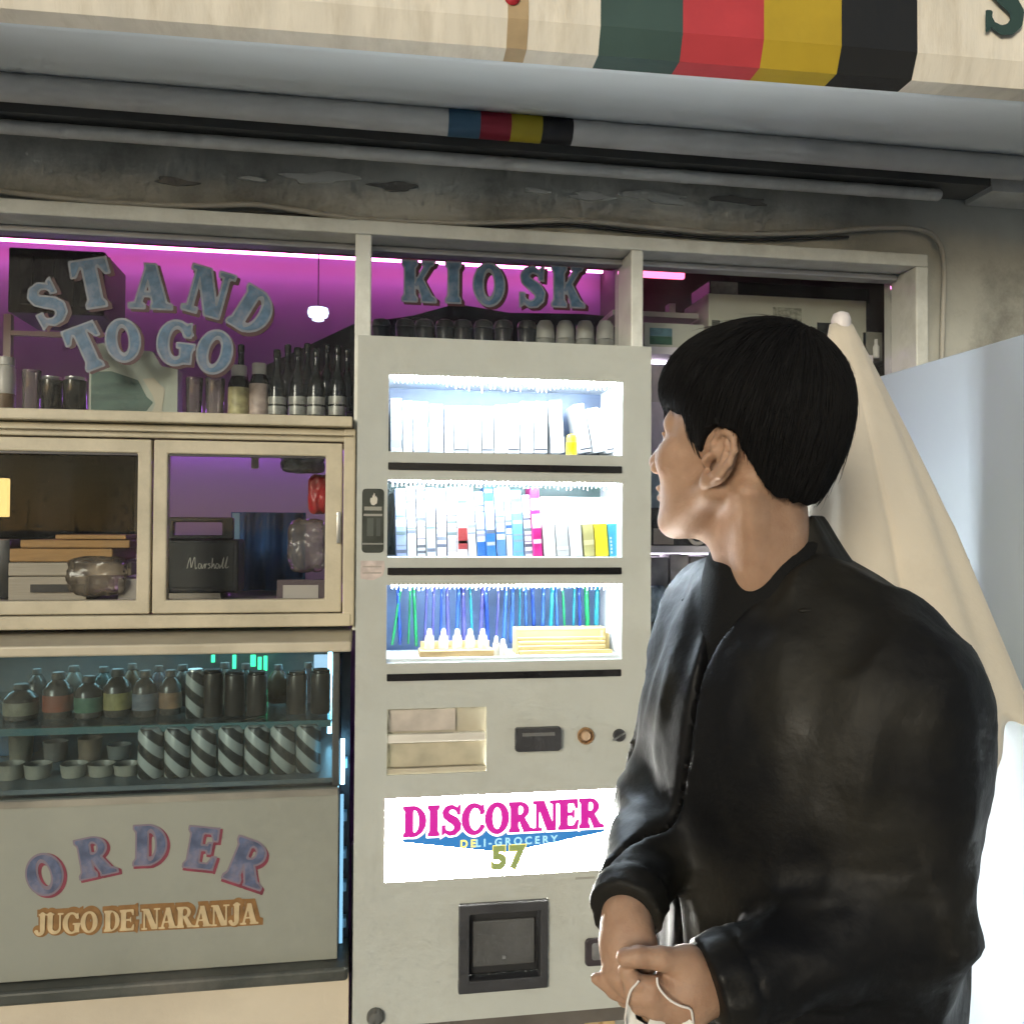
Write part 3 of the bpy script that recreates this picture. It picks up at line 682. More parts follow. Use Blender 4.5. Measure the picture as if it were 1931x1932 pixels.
# stickers at the left edge
a = rect(682.6, 922, 724, 1043, YM)
st = bpy.data.objects.new('bottle_sticker', None); COL.objects.link(st); st.parent = vm
cx, cz, w, h = (a[0]+a[1])/2, (a[2]+a[3])/2, a[1]-a[0], a[3]-a[2]
bm = bmesh.new(); prism(bm, rrect(w, h, .007), YM-.0007, YM-.0002, cx, cz); link('sticker_base', bm, mat('sticker_dark', (.045, .05, .04), .35, var=.5, vscale=30), st)
for (fx, fz, fw, fh, col) in ((0, .19, .8, .06, (.32, .31, .26)), (0, .09, .85, .035, (.34, .32, .28)), (0, -.36, .96, .025, (.26, .26, .23)), (-.12, -.1, .3, .28, (.09, .10, .085)), (.25, -.1, .2, .28, (.07, .08, .07))):
    bx('sticker_print', cx+(fx-fw/2)*w, cx+(fx+fw/2)*w, YM-.0010, YM-.0008, cz+(fz-fh/2)*h, cz+(fz+fh/2)*h, mat('sticker_print', col, .4), st)
bm = bmesh.new(); fl = [(0, -.06), (.13, -.03), (.16, .04), (.10, .09), (.06, .07), (.03, .14), (-.04, .09), (-.08, .05), (-.13, .06), (-.15, 0), (-.09, -.05)]
prism(bm, [(p[0]*w*1.1, p[1]*h) for p in fl], YM-.0010, YM-.0008, cx+.001, cz+.30*h); link('flame_print', bm, mat('flame_print', (.62, .58, .5), .4), st)
a = rect(680, 1058, 726, 1095, YM)
bm = bmesh.new(); W_ = a[1]-a[0]; H_2 = a[3]-a[2]
prism(bm, [(-W_/2, H_2/2), (-W_/2, -H_2*.42), (0, -H_2*.5), (W_*.40, -H_2*.28), (W_*.5, H_2*.1), (W_*.47, H_2*.5)], YM-.0006, YM-.0002, (a[0]+a[1])/2, (a[2]+a[3])/2)
ps = link('pale_sticker', bm, mat('pale_pink_sticker', (.62, .52, .47), .4, var=.25, vscale=60), vm)
for q in (.22, -.10): bx('sticker_print', a[0]+W_*.08, a[0]+W_*.85, YM-.0009, YM-.00065, (a[2]+a[3])/2+H_2*(q-.06), (a[2]+a[3])/2+H_2*(q+.02), mat('sticker_line', (.42, .36, .31), .5), ps)
# backlit sign
x0, x1, z0, z1 = sg
sign = bpy.data.objects.new('backlit_sign', None); COL.objects.link(sign); sign.parent = vm
bx('sign_face', x0-.003, x1+.003, YM+.0045, YM+.007, z0-.003, z1+.003, emis('sign_white', (1.0, .99, .93), 150), sign)
ink = {k: emis('ink_'+k, c, 1.0) for k, c in dict(magenta=(.47, .008, .235), blue=(.022, .155, .38), white=(2.6, 2.5, 2.5), yellow=(1.0, .80, .18), olive=(.20, .24, .07), pale=(.85, .62, .66), cyan=(.35, .62, .72)).items()}
yS = YM+.0040
def zy(x, fr_): return z0+(z1-z0)*fr_
sw = x1-x0; sh = z1-z0
# chevron banner
bm = bmesh.new(); prism(bm, [(.070*sw, .60*sh), (.070*sw, .462*sh), (.50*sw, .270*sh), (.930*sw, .462*sh), (.930*sw, .60*sh)], yS, yS+.0003, x0, z0); link('blue_banner', bm, ink['blue'], sign)
word = 'DISCORNER'; size = .37*sh
advs = [glyph_grid(c_)[3] for c_ in word]; span = .845*sw; ws = span/(sum(advs)*size+.0)
xx = x0+.075*sw
for c_, ad in zip(word, advs):
    wd = ad*size*ws
    me, _ = letter_mesh('letter', c_, size, [(.085, .03, .02, .0, 2), (.055, .0, .0, -.0003, 3), (.01, 0, 0, -.0006, 0)], ws)
    l_ = link('letter', me, [ink['magenta'], ink['white'], ink['pale'], ink['white']], sign)
    arch = (abs((xx+wd/2-x0)/sw-.5)*2)**2*.012*sh
    l_.location = (xx+wd/2, yS-.0005-.00001*len(sign.children), z0+.70*sh+arch); xx += wd
def btext(txt, size, m, par, loc, name, bold=0.0, spacing=1.0):
    cu = bpy.data.curves.new('tmp', 'FONT'); cu.body = txt; cu.size = size; cu.align_x = 'CENTER'; cu.align_y = 'CENTER'; cu.offset = bold; cu.space_character = spacing
    to = bpy.data.objects.new('tmp', cu); COL.objects.link(to); bpy.context.view_layer.update()
    me = bpy.data.meshes.new_from_object(to.evaluated_get(bpy.context.evaluated_depsgraph_get())); bpy.data.objects.remove(to)
    me.transform(Matrix.Rotation(math.radians(90), 4, 'X')); me.materials.clear()
    o = link(name, me, m, par); o.location = loc; return o
btext('DE', .044*sw, ink['yellow'], sign, (x0+.342*sw, yS-.0004, z0+.400*sh), 'letter', .0007, 1.5)
btext('LI-GROCERY', .044*sw, ink['cyan'], sign, (x0+.548*sw, yS-.0004, z0+.400*sh), 'letter', .0006, 1.5)
btext('57', .125*sw, ink['yellow'], sign, (x0+.511*sw, yS-.0004, z0+.20*sh), 'letter', .0040, 1.2)
btext('57', .125*sw, ink['olive'], sign, (x0+.511*sw, yS-.0008, z0+.20*sh), 'letter', .0026, 1.2)
# delivery door
x0, x1, z0, z1 = dd
door = bpy.data.objects.new('delivery_door', None); COL.objects.link(door); door.parent = vm
w, h = x1-x0, z1-z0
ho = (x0+w*.12, x1-w*.09, z0+h*.14, z1-h*.12)
bevel_mod(link('door_frame', plate(x0+.0005, x1-.0005, z0+.0005, z1-.0005, [ho], YM-.008, YM+.02), MT['dark'], door), .002)
bx('door_well', x0+.002, x1-.002, YM+.035, YM+.037, z0+.002, z1-.002, MT['black'], door)
fl = (x0+w*.165, x1-w*.14, z0+h*.26, z1-h*.225)
bevel_mod(bx('door_flap', ho[0]+.002, ho[1]-.002, YM+.010, YM+.014, ho[2]+.004, ho[3]-.004, mat('flap_black', (.022, .022, .023), .5), door), .002)
bevel_mod(bx('flap_plate', fl[0], fl[1], YM+.004, YM+.0098, fl[2], fl[3], mat('flap_grey', (.085, .085, .083), .5, var=.2, vscale=14, bump=.2, bscale=90), door), .002)
bx('flap_screw', (fl[0]+fl[1])/2-.003, (fl[0]+fl[1])/2+.003, YM+.002, YM+.0039, fl[2]+.012, fl[2]+.018, MT['metal'], door)
# coin return
a = rect(1102, 1767, 1178, 1819, YM); cx, cz, w, h = (a[0]+a[1])/2, (a[2]+a[3])/2, a[1]-a[0], a[3]-a[2]
cr = bpy.data.objects.new('coin_return', None); COL.objects.link(cr); cr.parent = vm
bm = bmesh.new(); prism(bm, rrect(w, h, .008), YM-.007, YM-.0003, cx, cz); bevel_mod(smooth(link('return_frame', bm, mat('coin_frame', (.05, .04, .043), .35), cr), 40), .002)
bm = bmesh.new(); prism(bm, rrect(w*.68, h*.62, .005), YM-.0078, YM-.0071, cx, cz+.002); link('return_cup', bm, mat('coin_cup', (.26, .255, .25), .3, metal=.3, var=.3, vscale=40), cr)
# foot bolt and stand
disc('levelling_bolt', 707.6, 1917, 16, [(0, 0), (1, 0), (1, .006), (.7, .012), (0, .014)], mat('bolt_grey', (.16, .16, .15), .45, metal=.5, var=.3, vscale=40), vm)
bx('maker_mark', X(1085, 1655, YM), X(1122, 1655, YM), YM-.0006, YM-.0002, Z(1100, 1659, YM), Z(1100, 1655, YM), mat('mark_grey', (.33, .32, .28), .5), vm)
stand = thing('machine_stand', 'low wooden stand with pale legs carrying the vending machine', 'stand')
bx('stand_top', mx0+.01, mx1-.01, YM+.012, YBK, mz0-.03, mz0-.001, mat('stand_dark_board', (.12, .105, .09), .8, var=.3, vscale=9), stand)
for xa in (mx0+.02, X(1137, 1920, YM+.02)):
    for ya in (YM+.02, YBK-.035):
        bx('leg', xa, xa+.023, ya, ya+.03, 0.001, mz0-.0305, MT['wood'], stand, .002)
bx('back_board', mx0+.02, mx1-.02, YBK-.004, YBK, .002, mz0-.0305, mat('stand_back_board', (.14, .125, .11), .8, var=.3, vscale=9), stand)

# ---- goods in the top window
gm = {}
def gmat(c, r=.35):
    k = tuple(round(q, 3) for q in c)
    if k not in gm: gm[k] = mat('print_'+'_'.join(str(int(q*100)) for q in k), c, r, var=.12, vscale=40)
    return gm[k]
def pack(name, cat, label, group, ub0, ub1, vb, ut0, vt, y, dep, col, bands=()):
    """upright carton: foot from ub0 to ub1 at row vb; top left corner at ut0,vt (leans if ut0!=ub0)"""
    p0, p1, pt_ = PY(ub0, vb, y), PY(ub1, vb, y), PY(ut0, vt, y)
    w = p1[0]-p0[0]; lean = math.atan2(pt_[0]-p0[0], pt_[2]-p0[2]); h = (pt_[2]-p0[2])/math.cos(lean)
    w *= math.cos(lean)
    bm = bmesh.new(); box(bm, .0004, w-.0004, 0, dep, 0, h); bmesh.ops.bevel(bm, geom=bm.edges[:], offset=min(.0012, w*.15), segments=1, affect='EDGES')
    o = link(name, bm, gmat(col)); o.location = (p0[0], y, p0[2]+max(0, math.sin(lean))*0.0); o.rotation_euler = (0, lean, 0)
    tag(o, label, cat, group)
    for (f0, f1, c_) in bands:
        bx('print_band', .0008, w-.0008, -.0004, -.0001, h*f0, h*f1, gmat(c_), o)
    return o
random.seed(21)
top = [(312, 380, 1070, 0), (385, 445, 1085, 0), (450, 538, 1090, 0), (542, 630, 1105, 0), (634, 692, 1115, 0), (696, 776, 1115, 0), (780, 858, 1115, 0), (862, 930, 1120, 0), (934, 1010, 1112, 0), (1014, 1088, 1105, 0), (1092, 1170, 1088, 0), (1174, 1255, 1088, 0), (1285, 1360, 1085, -22), (1452, 1522, 1110, -48), (1530, 1605, 1135, -45), (1612, 1690, 1130, -45)]
tints = [((.62, .66, .70), [(.10, .24, (.3, .33, .38)), (.55, .66, (.25, .28, .33)), (.78, .9, (.3, .35, .4))]), ((.8, .8, .8), [(.05, .08, (.4, .42, .45))]), ((.42, .52, .68), [(.05, .5, (.82, .82, .82)), (.62, .74, (.75, .78, .8))]), ((.28, .40, .62), [(.02, .62, (.8, .8, .8))]), ((.55, .58, .62), [(.02, .68, (.8, .8, .8)), (.86, .94, (.2, .22, .26))])]
for i, (a0, a1, tp, ln) in enumerate(top):
    ub0, vb = c1(a0, 1392); ub1, _ = c1(a1, 1392); ut, vt = c1(a0+ln, tp)
    col, bands = tints[i] if i < 5 else ((.72, .73, .74), [(.05, .085, (.05, .05, .06)), (.55, .57, (.2, .2, .22))] if i % 2 else [(.9, .93, (.06, .06, .07)), (.3, .42, (.3, .32, .36))])
    pack('card_pack', 'pack', f'{ordw(i)} upright pack from the left in the machine\'s top window' + (', white' if i > 4 else ', with grey blue print'), 'packs in the top display window', ub0, ub1, vb+2, ut, vt, YM+.055+.004*(i % 3), .06, col, bands)
ub0, vb = c1(1372, 1412); ub1, _ = c1(1438, 1412)
p0, p1 = PY(ub0, vb-1, YM+.03), PY(ub1, vb, YM+.03); hh = Z(900, c1(0, 1275)[1], YM+.03)-Z(900, vb, YM+.03)
li = thing('yellow_lighter', 'small yellow lighter standing between white packs in the top window', 'lighter', ((p0[0]+p1[0])/2, YM+.04, w1[2]))
wl_ = (p1[0]-p0[0])/2; ym = mat('lighter_yellow', (.75, .46, .01), .25)
bm = bmesh.new(); lathe(bm, [(wl_*.9, 0), (wl_, .002), (wl_, hh*.62), (wl_*.92, hh*.64)], 16); smooth(link('body', bm, ym, li), 40)
bm = bmesh.new(); lathe(bm, [(wl_*.9, hh*.645), (wl_*.9, hh*.86), (wl_*.7, hh*.97), (wl_*.3, hh)], 16); smooth(link('cap', bm, mat('lighter_cap', (.8, .52, .03), .3), li), 40)

# ---- goods in the middle window
B1, B2, W_c, G1, R1, M1 = (.02, .10, .30), (.06, .14, .30), (.80, .80, .82), (.10, .11, .13), (.22, .03, .03), (.36, .01, .13)
row = [(337, 402, 190, (.30, .36, .52), [(.45, .55, (.7, .7, .75)), (.7, .8, W_c)]), (404, 460, 180, (.72, .74, .78), [(.1, .25, (.5, .52, .56))]), (464, 518, 175, W_c, [(.06, .1, G1), (.14, .18, G1), (.8, .84, G1)]), (522, 578, 185, (.52, .56, .58), [(.3, .4, W_c), (.5, .62, W_c), (.78, .88, W_c)]), (582, 642, 190, (.74, .72, .80), [(.05, .12, (.5, .48, .56))]), (646, 706, 185, W_c, [(.08, .28, (.45, .42, .44))]), (709, 770, 180, (.66, .60, .60), [(.12, .42, R1), (.2, .24, W_c), (.9, .98, (.2, .16, .17))]), (773, 822, 190, (.78, .78, .8), []), (826, 882, 210, (.62, .68, .72), [(.02, .24, B1)]), (884, 940, 185, B1, [(.4, .8, (.5, .62, .74))]), (944, 1000, 190, (.55, .62, .74), [(.02, .26, B2)]), (1003, 1042, 185, (.8, .8, .82), []), (1046, 1108, 200, (.10, .26, .50), [(.66, .74, W_c)]), (1112, 1160, 230, (.8, .8, .82), [])]
for i, (a0, a1, tp, col, bands) in enumerate(row):
    ub0, vb = c2(a0+8, 603); ub1, _ = c2(a1+8, 603); ut, vt = c2(a0-14*(i > 6), tp)
    pack('card_sleeve', 'card pack', f'{ordw(i)} printed sleeve from the left in the machine\'s middle window', 'sleeves in the middle display window', ub0, ub1, vb+1, ut, vt, YM+.05+.005*(i % 3), .06, col, list(bands)+[(q, q+random.choice((.012, .02, .035, .05)), random.choice(((.08, .09, .12), (.2, .22, .27), (.05, .12, .28), (.32, .3, .36), (.15, .2, .2)))) for q in [.06+.085*k+.03*random.random() for k in range(11)] if random.random() < .62 and not any(b0 < q+.05 and q < b1 for b0, b1, _ in bands)])
ub0, vb = c2(1172, 603); ub1, _ = c2(1228, 603); ut, vt = c2(1146, 185)
pack('card_sleeve', 'card pack', 'magenta printed sleeve leaning in the machine\'s middle window', 'sleeves in the middle display window', ub0, ub1, vb+1, ut, vt, YM+.045, .05, M1, [(.2, .26, (.75, .5, .6)), (.42, .62, (.66, .5, .58)), (.68, .84, (.7, .62, .68))])
ub0, vb = c2(1214, 402); ub1, _ = c2(1690, 402); ut, vt = c2(1206, 240)
p0, p1 = PY(ub0, c2(0, 585)[1], YM+.07), PY(ub1, 0, YM+.07)
o = bx('white_carton', p0[0], p1[0], YM+.075, YM+.13, w2[2], Z(1050, vt, YM+.075), gmat(W_c), None, .001)
tag(o, 'wide white carton behind the small packs in the middle window', 'carton')
bx('print_band', p0[0]+(p1[0]-p0[0])*.78, p0[0]+(p1[0]-p0[0])*.94, YM+.0744, YM+.0749, Z(1050, c2(0, 310)[1], YM+.075), Z(1050, c2(0, 245)[1], YM+.075), gmat((.25, .42, .40)), o)
low = [(1236, 1302, (.82, .82, .82), 'white'), (1306, 1382, (.50, .50, .50), 'grey'), (1386, 1462, (.66, .67, .70), 'pale grey'), (1470, 1536, (.42, .38, .16), 'olive'), (1540, 1618, (.75, .60, .03), 'yellow'), (1622, 1690, (.05, .30, .46), 'teal blue')]
for i, (a0, a1, col, cn) in enumerate(low):
    ub0, vb = c2(a0+6, 583); ub1, _ = c2(a1+6, 583); ut, vt = c2(a0-8, 402)
    o = pack('small_pack', 'pack', f'short {cn} pack standing before the white carton in the middle window', 'short packs in the middle window', ub0, ub1, c2(0, 600)[1], ut, vt, YM+.035, .035, col, [(.2, .3, (.7, .7, .72))] if i == 1 else ([(.35, .5, (.6, .55, .3))] if i == 3 else []))
    if i == 5:
        for k in range(5): bx('print_band', .003, .0055, -.0004, -.0001, .006+.0066*k, .010+.0066*k, gmat((.7, .75, .78)), o)

# ---- goods in the bottom window: hanging foil strips, nozzle set, wooden boxes
x0, x1, z0, z1 = w3
fo = [((.02, .30, .10), 'green'), ((.03, .08, .40), 'blue'), ((.03, .26, .34), 'teal'), ((.10, .10, .34), 'violet blue'), ((.05, .14, .45), 'bright blue')]
n = 27
for i in range(n):
    f = (i+.5)/n; k = [0, 1, 0, 0, 3, 3, 1, 3, 4, 3, 2, 3, 1, 3, 4, 4, 2, 4, 1, 4, 2, 4, 0, 2, 1, 0, 2][i]
    col, cn = fo[k]
    zz0 = z0+(z1-z0)*(.05+.12*random.random()); wv = (x1-x0)/n*(.25+.40*random.random())
    bm = bmesh.new(); sgm = 6; lean = random.uniform(-.006, .006)+(.02 if i == 0 else 0)
    xa = x0+.006+f*(x1-x0-.02); L = z1-.008-zz0
    rows = []
    for j in range(sgm+1):
        t = j/sgm; bulge = .006+.004*math.sin(t*3.1*(1+.3*random.random()))
        rows.append([bm.verts.new((xa+lean*t+sx*wv/2, YM+.105+sy*bulge*.5, zz0+t*L)) for sx, sy in ((-1, 0), (-.4, -1), (.4, -1.2), (1, 0), (0, .8))])
    for j in range(sgm):
        for q in range(5): bm.faces.new((rows[j][q], rows[j][(q+1) % 5], rows[j+1][(q+1) % 5], rows[j+1][q])).smooth = True
    bm.faces.new(rows[0][::-1]); bm.faces.new(rows[-1])
    o = link('foil_packet', bm, mat('foil_'+cn.replace(' ', '_'), col, .22, metal=.35, var=.5, vscale=25))
    tag(o, f'{ordw(i)} hanging foil packet from the left in the bottom window, {cn}', 'packet', 'hanging foil packets in the bottom window')
bx('window_tray', x0+.001, x1-.001, YM+.012, YM+.13, z0+.0005, z0+.006, mat('tray_white', (.8, .8, .76), .4), vm)
zt_ = z0+.0062
a0, a1 = X(c2(482, 0)[0], 1240, YM+.04), X(c2(925, 0)[0], 1240, YM+.04)
tr = thing('wooden_tray', 'low wooden tray holding white nozzles in the bottom window', 'tray', ((a0+a1)/2, YM+.045, zt_))
wd = (a1-a0)/2
bevel_mod(bx('tray_base', -wd, wd, -.022, .022, 0, .012, MT['wood'], tr), .002); bx('tray_back', -wd+.004, wd-.004, .014, .02, .0122, .024, MT['wood'], tr)
nz_m = mat('nozzle_white', (.75, .70, .60), .4)
def nozzle(x, y, zb_, h, r, label):
    t = thing('white_nozzle', label, 'nozzle', (x, y, zb_), 'white nozzles in the bottom window')
    bm = bmesh.new(); lathe(bm, [(r*.95, 0), (r, .004), (r*.92, h*.45), (r*.80, h*.62), (r*.74, h*.66)], 16); smooth(link('body', bm, nz_m, t), 45)
    bm = bmesh.new(); lathe(bm, [(r*.55, h*.665), (r*.5, h*.85), (r*.34, h*.97), (r*.15, h)], 14); smooth(link('tip', bm, nz_m, t), 60)
    bm = bmesh.new(); lathe(bm, [(r*.82, h*.635), (r*.84, h*.64), (r*.84, h*.66), (r*.82, h*.665)], 16); smooth(link('collar', bm, mat('nozzle_collar', (.25, .22, .17), .5), t), 45)
for i, cx_ in enumerate((545, 630, 712, 790, 865)):
    u, v = c2(cx_, 1180); xq = X(u, v, YM+.04); rr2 = 33*.492/1.566/FPX*1.6*.95
    nozzle(xq, YM+.042, zt_+.0124, Z(u, c2(0, 1032)[1], YM+.04)-(zt_+.0124), rr2, f'{ordw(i)} white nozzle from the left on the wooden tray')
for cx_, tp, nm in ((945, 1075, 'taller'), (985, 1092, 'shorter')):
    u, v = c2(cx_, 1225); nozzle(X(u, v, YM+.03), YM+.03, zt_, Z(u, c2(0, tp)[1], YM+.03)-zt_, .0072 if nm == 'taller' else .009, f'{nm} loose white nozzle between tray and wooden box')
a0, a1 = X(c2(1070, 0)[0], 1240, YM+.05), X(c2(1590, 0)[0], 1240, YM+.05)
zb0, zb1 = zt_, Z(1120, c2(0, 1025)[1], YM+.05)
wb = thing('wooden_box', 'open wooden slatted box lying at the right of the bottom window', 'box', ((a0+a1)/2, YM+.06, zb0)); wd = (a1-a0)/2; hb = zb1-zb0
yw = mat('yellow_pine', (.60, .45, .20), .5, var=.2, vscale=14, stretch=(1, 6, 6))
for f0, f1, dy, nm in ((.0, .16, -.028, 'slat'), (.20, .34, -.025, 'slat'), (.38, .50, -.022, 'slat'), (.55, .66, -.018, 'slat'), (.90, 1.0, -.014, 'slat')):
    bevel_mod(bx(nm, -wd+.0005, wd+(.012 if f0 < .1 else 0), dy, dy+.006, hb*f0, hb*f1, yw, wb), .001)
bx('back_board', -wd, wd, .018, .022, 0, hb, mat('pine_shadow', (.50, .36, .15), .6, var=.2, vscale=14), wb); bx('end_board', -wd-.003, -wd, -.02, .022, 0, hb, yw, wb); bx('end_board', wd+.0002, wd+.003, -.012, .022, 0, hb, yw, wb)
o = bx('wooden_block', X(c2(1592, 0)[0], 1240, YM+.04)+.004, X(c2(1634, 0)[0], 1240, YM+.04)+.004, YM+.062, YM+.085, zt_, Z(1150, c2(0, 1065)[1], YM+.05), yw, None, .003)
tag(o, 'small upright wooden block beside the slatted box', 'block')
# ================================================================== GOODS BEHIND THE GLASS
def k5(x, y): return (.2693*x/1.566, (900+.2693*y)/1.566)
def k6(x, y): return ((520+.2797*x)/1.566, (900+.2797*y)/1.566)
def k7(x, y): return ((560+.2693*x)/1.566, (1880+.2693*y)/1.566)
def kr(x, y): return ((1880+.4868*x)/1.566, (720+.4868*y)/1.566)
def kl(x, y): return ((1880+.3365*x)/1.566, (1150+.3365*y)/1.566)
YS = .19
bx('inner_shelf', XL, XP1[0]-.004, .121, .46, SILL-.02, SILL-.001, RD, kiosk)
_lat = {}
def vessel(name, cat, label, group, u, wpx, vtop, y, zbase, prof, ms, n=20, parts=None):
    """prof: (radius fraction, height fraction, material index) rows; vtop gives the height"""
    c = PY(u, vtop, y); s = wpx/FPX*float((c-CAM)@CF)/2; H = float(c[2])-zbase
    t = thing(name, label, cat, (float(c[0]), y, zbase), group)
    groups_ = {}
    for (pn, rows, m) in prof:
        bm = bmesh.new(); lathe(bm, [(r*s, h*H) for r, h in rows], n); smooth(link(pn, bm, ms[m] if isinstance(m, int) else m, t), 40)
    return t
dkg = mat('dark_bottle_glass', (.016, .018, .018), .12, var=.3, vscale=20); blk = mat('gloss_black_can', (.012, .012, .012), .12)
silv = mat('silver_label', (.36, .37, .35), .35, metal=.2, var=.4, vscale=50)
wht = mat('milky_plastic', (.52, .50, .47), .35, var=.2, vscale=30); brn = mat('brown_fill', (.16, .09, .04), .5, var=.4, vscale=30)
clr = glass('drinking_glass', 1.0, (.86, .84, .84), smudge=.3, smcol=(.5, .45, .45))
yel = mat('yellow_label', (.46, .42, .22), .45, var=.4, vscale=60); pkl = mat('pinkish_label', (.50, .40, .36), .45, var=.3, vscale=60)
JAR = lambda body, lid: [('body', [(.9, 0), (1, .03), (1, .78), (.85, .84)], body), ('lid', [(.82, .845), (.84, .86), (.84, .98), (.78, 1)], lid)]
GLS = lambda m: [('cup', [(.82, 0), (.86, .02), (1, 1), (.95, .99), (.80, .05)], m)]
CAN = lambda b, l: [('body', [(.88, 0), (1, .04), (1, .92)], b), ('rim', [(.99, .925), (.86, .98), (.86, 1), (.8, .995)], l)]
BOT = lambda g, lb, cp: [('body', [(.92, 0), (1, .03), (1, .50), (.8, .60), (.40, .72), (.36, .88)], g), ('label', [(1.015, .16), (1.02, .17), (1.02, .26), (1.015, .265)], lb), ('label', [(1.015, .29), (1.02, .30), (1.02, .38), (1.015, .385)], lb), ('cap', [(.40, .885), (.42, .89), (.42, .99), (.36, 1)], cp)]
g1 = 'jars and bottles on the window shelf'
vessel('food_jar', 'jar', 'milky jar with brown fill at left end of the window shelf', g1, 12, 34, 674, YS, SILL, [('fill', [(.9, 0), (.97, .03), (.97, .42)], brn), ('body', [(.98, .425), (1, .44), (1, .82), (.85, .86)], wht), ('lid', [(.86, .865), (.9, .87), (.9, .99), (.8, 1)], wht)], [])
vessel('plastic_cup', 'cup', 'clear plastic cup left of the black cans', g1, 60, 33, 699, YS, SILL, GLS(clr), [])
vessel('black_can', 'can', 'black glossy can standing beside the clear cup', g1, 98, 38, 711, YS, SILL, CAN(blk, MT['metal']), [])
vessel('black_can', 'can', 'black glossy can standing next to the green printed carton', g1, 142, 42, 712, YS, SILL, CAN(blk, MT['metal']), [])
vessel('drinking_glass', 'glass', 'left drinking glass under the letters GO', g1, 367, 31, 713, YS, SILL, GLS(clr), [])
vessel('drinking_glass', 'glass', 'right drinking glass under the letters GO', g1, 406, 36, 714, YS, SILL, GLS(clr), [])
vessel('preserve_jar', 'jar', 'jar with yellow printed label on the window shelf', g1, 451, 39, 690, YS, SILL, [('body', [(.9, 0), (1, .03), (1, .70), (.7, .82)], dkg), ('label', [(1.01, .08), (1.02, .09), (1.02, .62), (1.01, .63)], yel), ('lid', [(.72, .825), (.74, .84), (.74, .98), (.7, 1)], wht)], [])
vessel('preserve_jar', 'jar', 'jar with pinkish printed label beside the yellow one', g1, 489, 36, 686, YS, SILL, [('body', [(.9, 0), (1, .03), (1, .70), (.7, .82)], dkg), ('label', [(1.01, .04), (1.02, .05), (1.02, .66), (1.01, .67)], pkl), ('lid', [(.72, .825), (.74, .84), (.74, .98), (.7, 1)], wht)], [])
for i, (u, vt) in enumerate(((523, 660), (562, 656), (597, 658), (637, 652))):
    vessel('dark_bottle', 'bottle', f'{ordw(i)} dark bottle with two pale label bands from left on window shelf', g1, u, 33, vt, YS+.01*(i % 2), SILL, BOT(dkg, silv, dkg), [])
for i, (u, vt) in enumerate(((455, 650), (543, 650), (580, 648), (617, 650), (655, 660))):
    vessel('dark_bottle', 'bottle', f'{ordw(i)} unlabelled dark bottle from left in the rear row', g1, u, 31, vt, YS+.09, SILL, [('body', [(.92, 0), (1, .03), (1, .55), (.8, .65), (.36, .76), (.34, .9)], dkg), ('cap', [(.38, .905), (.4, .91), (.4, .99), (.3, 1)], dkg)], [])
# carton with torn top and green brush print
x0, x1 = X(168, 720, YS-.03), X(335, 720, YS-.03); zt_ = Z(250, 668, YS-.03)
ct = thing('printed_carton', 'pale open topped carton with green brush print below TO GO', 'carton', ((x0+x1)/2, YS-.03, SILL)); w = (x1-x0)/2; h = zt_-SILL
bm = bmesh.new(); prism(bm, [(-w, 0), (w, 0), (w, h*.80), (w*.62, h*.84), (w*.42, h*1.05), (w*.2, h*1.06), (0, h*.88), (-w*.35, h*.98), (-w*.6, h*1.16), (-w*.9, h*1.12), (-w, h*.8)], 0, .05)
link('carton_body', bm, mat('pale_green_card', (.42, .46, .40), .6, var=.12, vscale=20), ct)
bm = bmesh.new(); prism(bm, [(-w*.95, h*.16), (w*.25, h*.13), (w*.45, h*.3), (w*.30, h*.38), (w*.1, h*.62), (-w*.5, h*.74), (-w*.95, h*.72)], -.0006, -.0002); link('brush_print', bm, mat('green_brush_print', (.085, .15, .13), .6, var=.4, vscale=14, stretch=(1, 1, 4)), ct)
bm = bmesh.new(); prism(bm, [(w*.35, h*.05), (w*.62, h*.05), (w*.72, h*.5), (w*.45, h*.66), (w*.2, h*.64), (w*.42, h*.42), (w*.50, h*.28)], -.0010, -.0007); link('cream_print', bm, mat('cream_print', (.52, .48, .38), .6), ct)
bx('small_print', -w*.9, -w*.75, -.0006, -.0002, h*.07, h*.11, mat('grey_print', (.26, .27, .25), .6), ct)
# cups over the machine behind KIOSK
zk = Z(950, 700, .22)
bx('inner_shelf', XP1[1]+.002, XP2[0]-.002, .121, .36, zk-.02, zk, RD, kiosk)
for i, cx_ in enumerate((255, 400, 515, 640, 745, 870, 990, 1130)):
    vessel('dark_cup', 'cup', f'{ordw(i)} dark stacked cup from the left behind KIOSK letters', 'cups behind the KIOSK window', c1(cx_, 0)[0], 36, c1(0, 592+cx_*.012)[1], .20, zk, [('cup', [(.7, 0), (.75, .05), (1, .80), (.96, .82)], mat('smoky_cup', (.05, .05, .055), .3, var=.4, vscale=30)), ('lid', [(1.03, .825), (1.03, .88), (.85, .97), (.5, 1)], mat('smoky_lid', (.07, .07, .07), .3))], [])
for i, cx_ in enumerate((1240, 1360, 1478, 1600)):
    vessel('paper_cup', 'cup', f'{ordw(i)} pale grey stacked cup from the left under the letter K', 'cups behind the KIOSK window', c1(cx_, 0)[0], 36, c1(0, 600+cx_*.006)[1], .19, zk, [('cup', [(.85, 0), (1, .03), (1, .36), (.93, .37)], mat('paper_cup', (.42, .43, .41), .6, var=.2, vscale=30)), ('sleeve', [(.96, .372), (1.02, .39), (1.02, .62), (.94, .63)], mat('cup_sleeve', (.30, .31, .29), .6, var=.3, vscale=30)), ('lid', [(.98, .632), (1.0, .66), (.9, .9), (.6, 1)], mat('cup_lid', (.44, .45, .43), .5))], [])
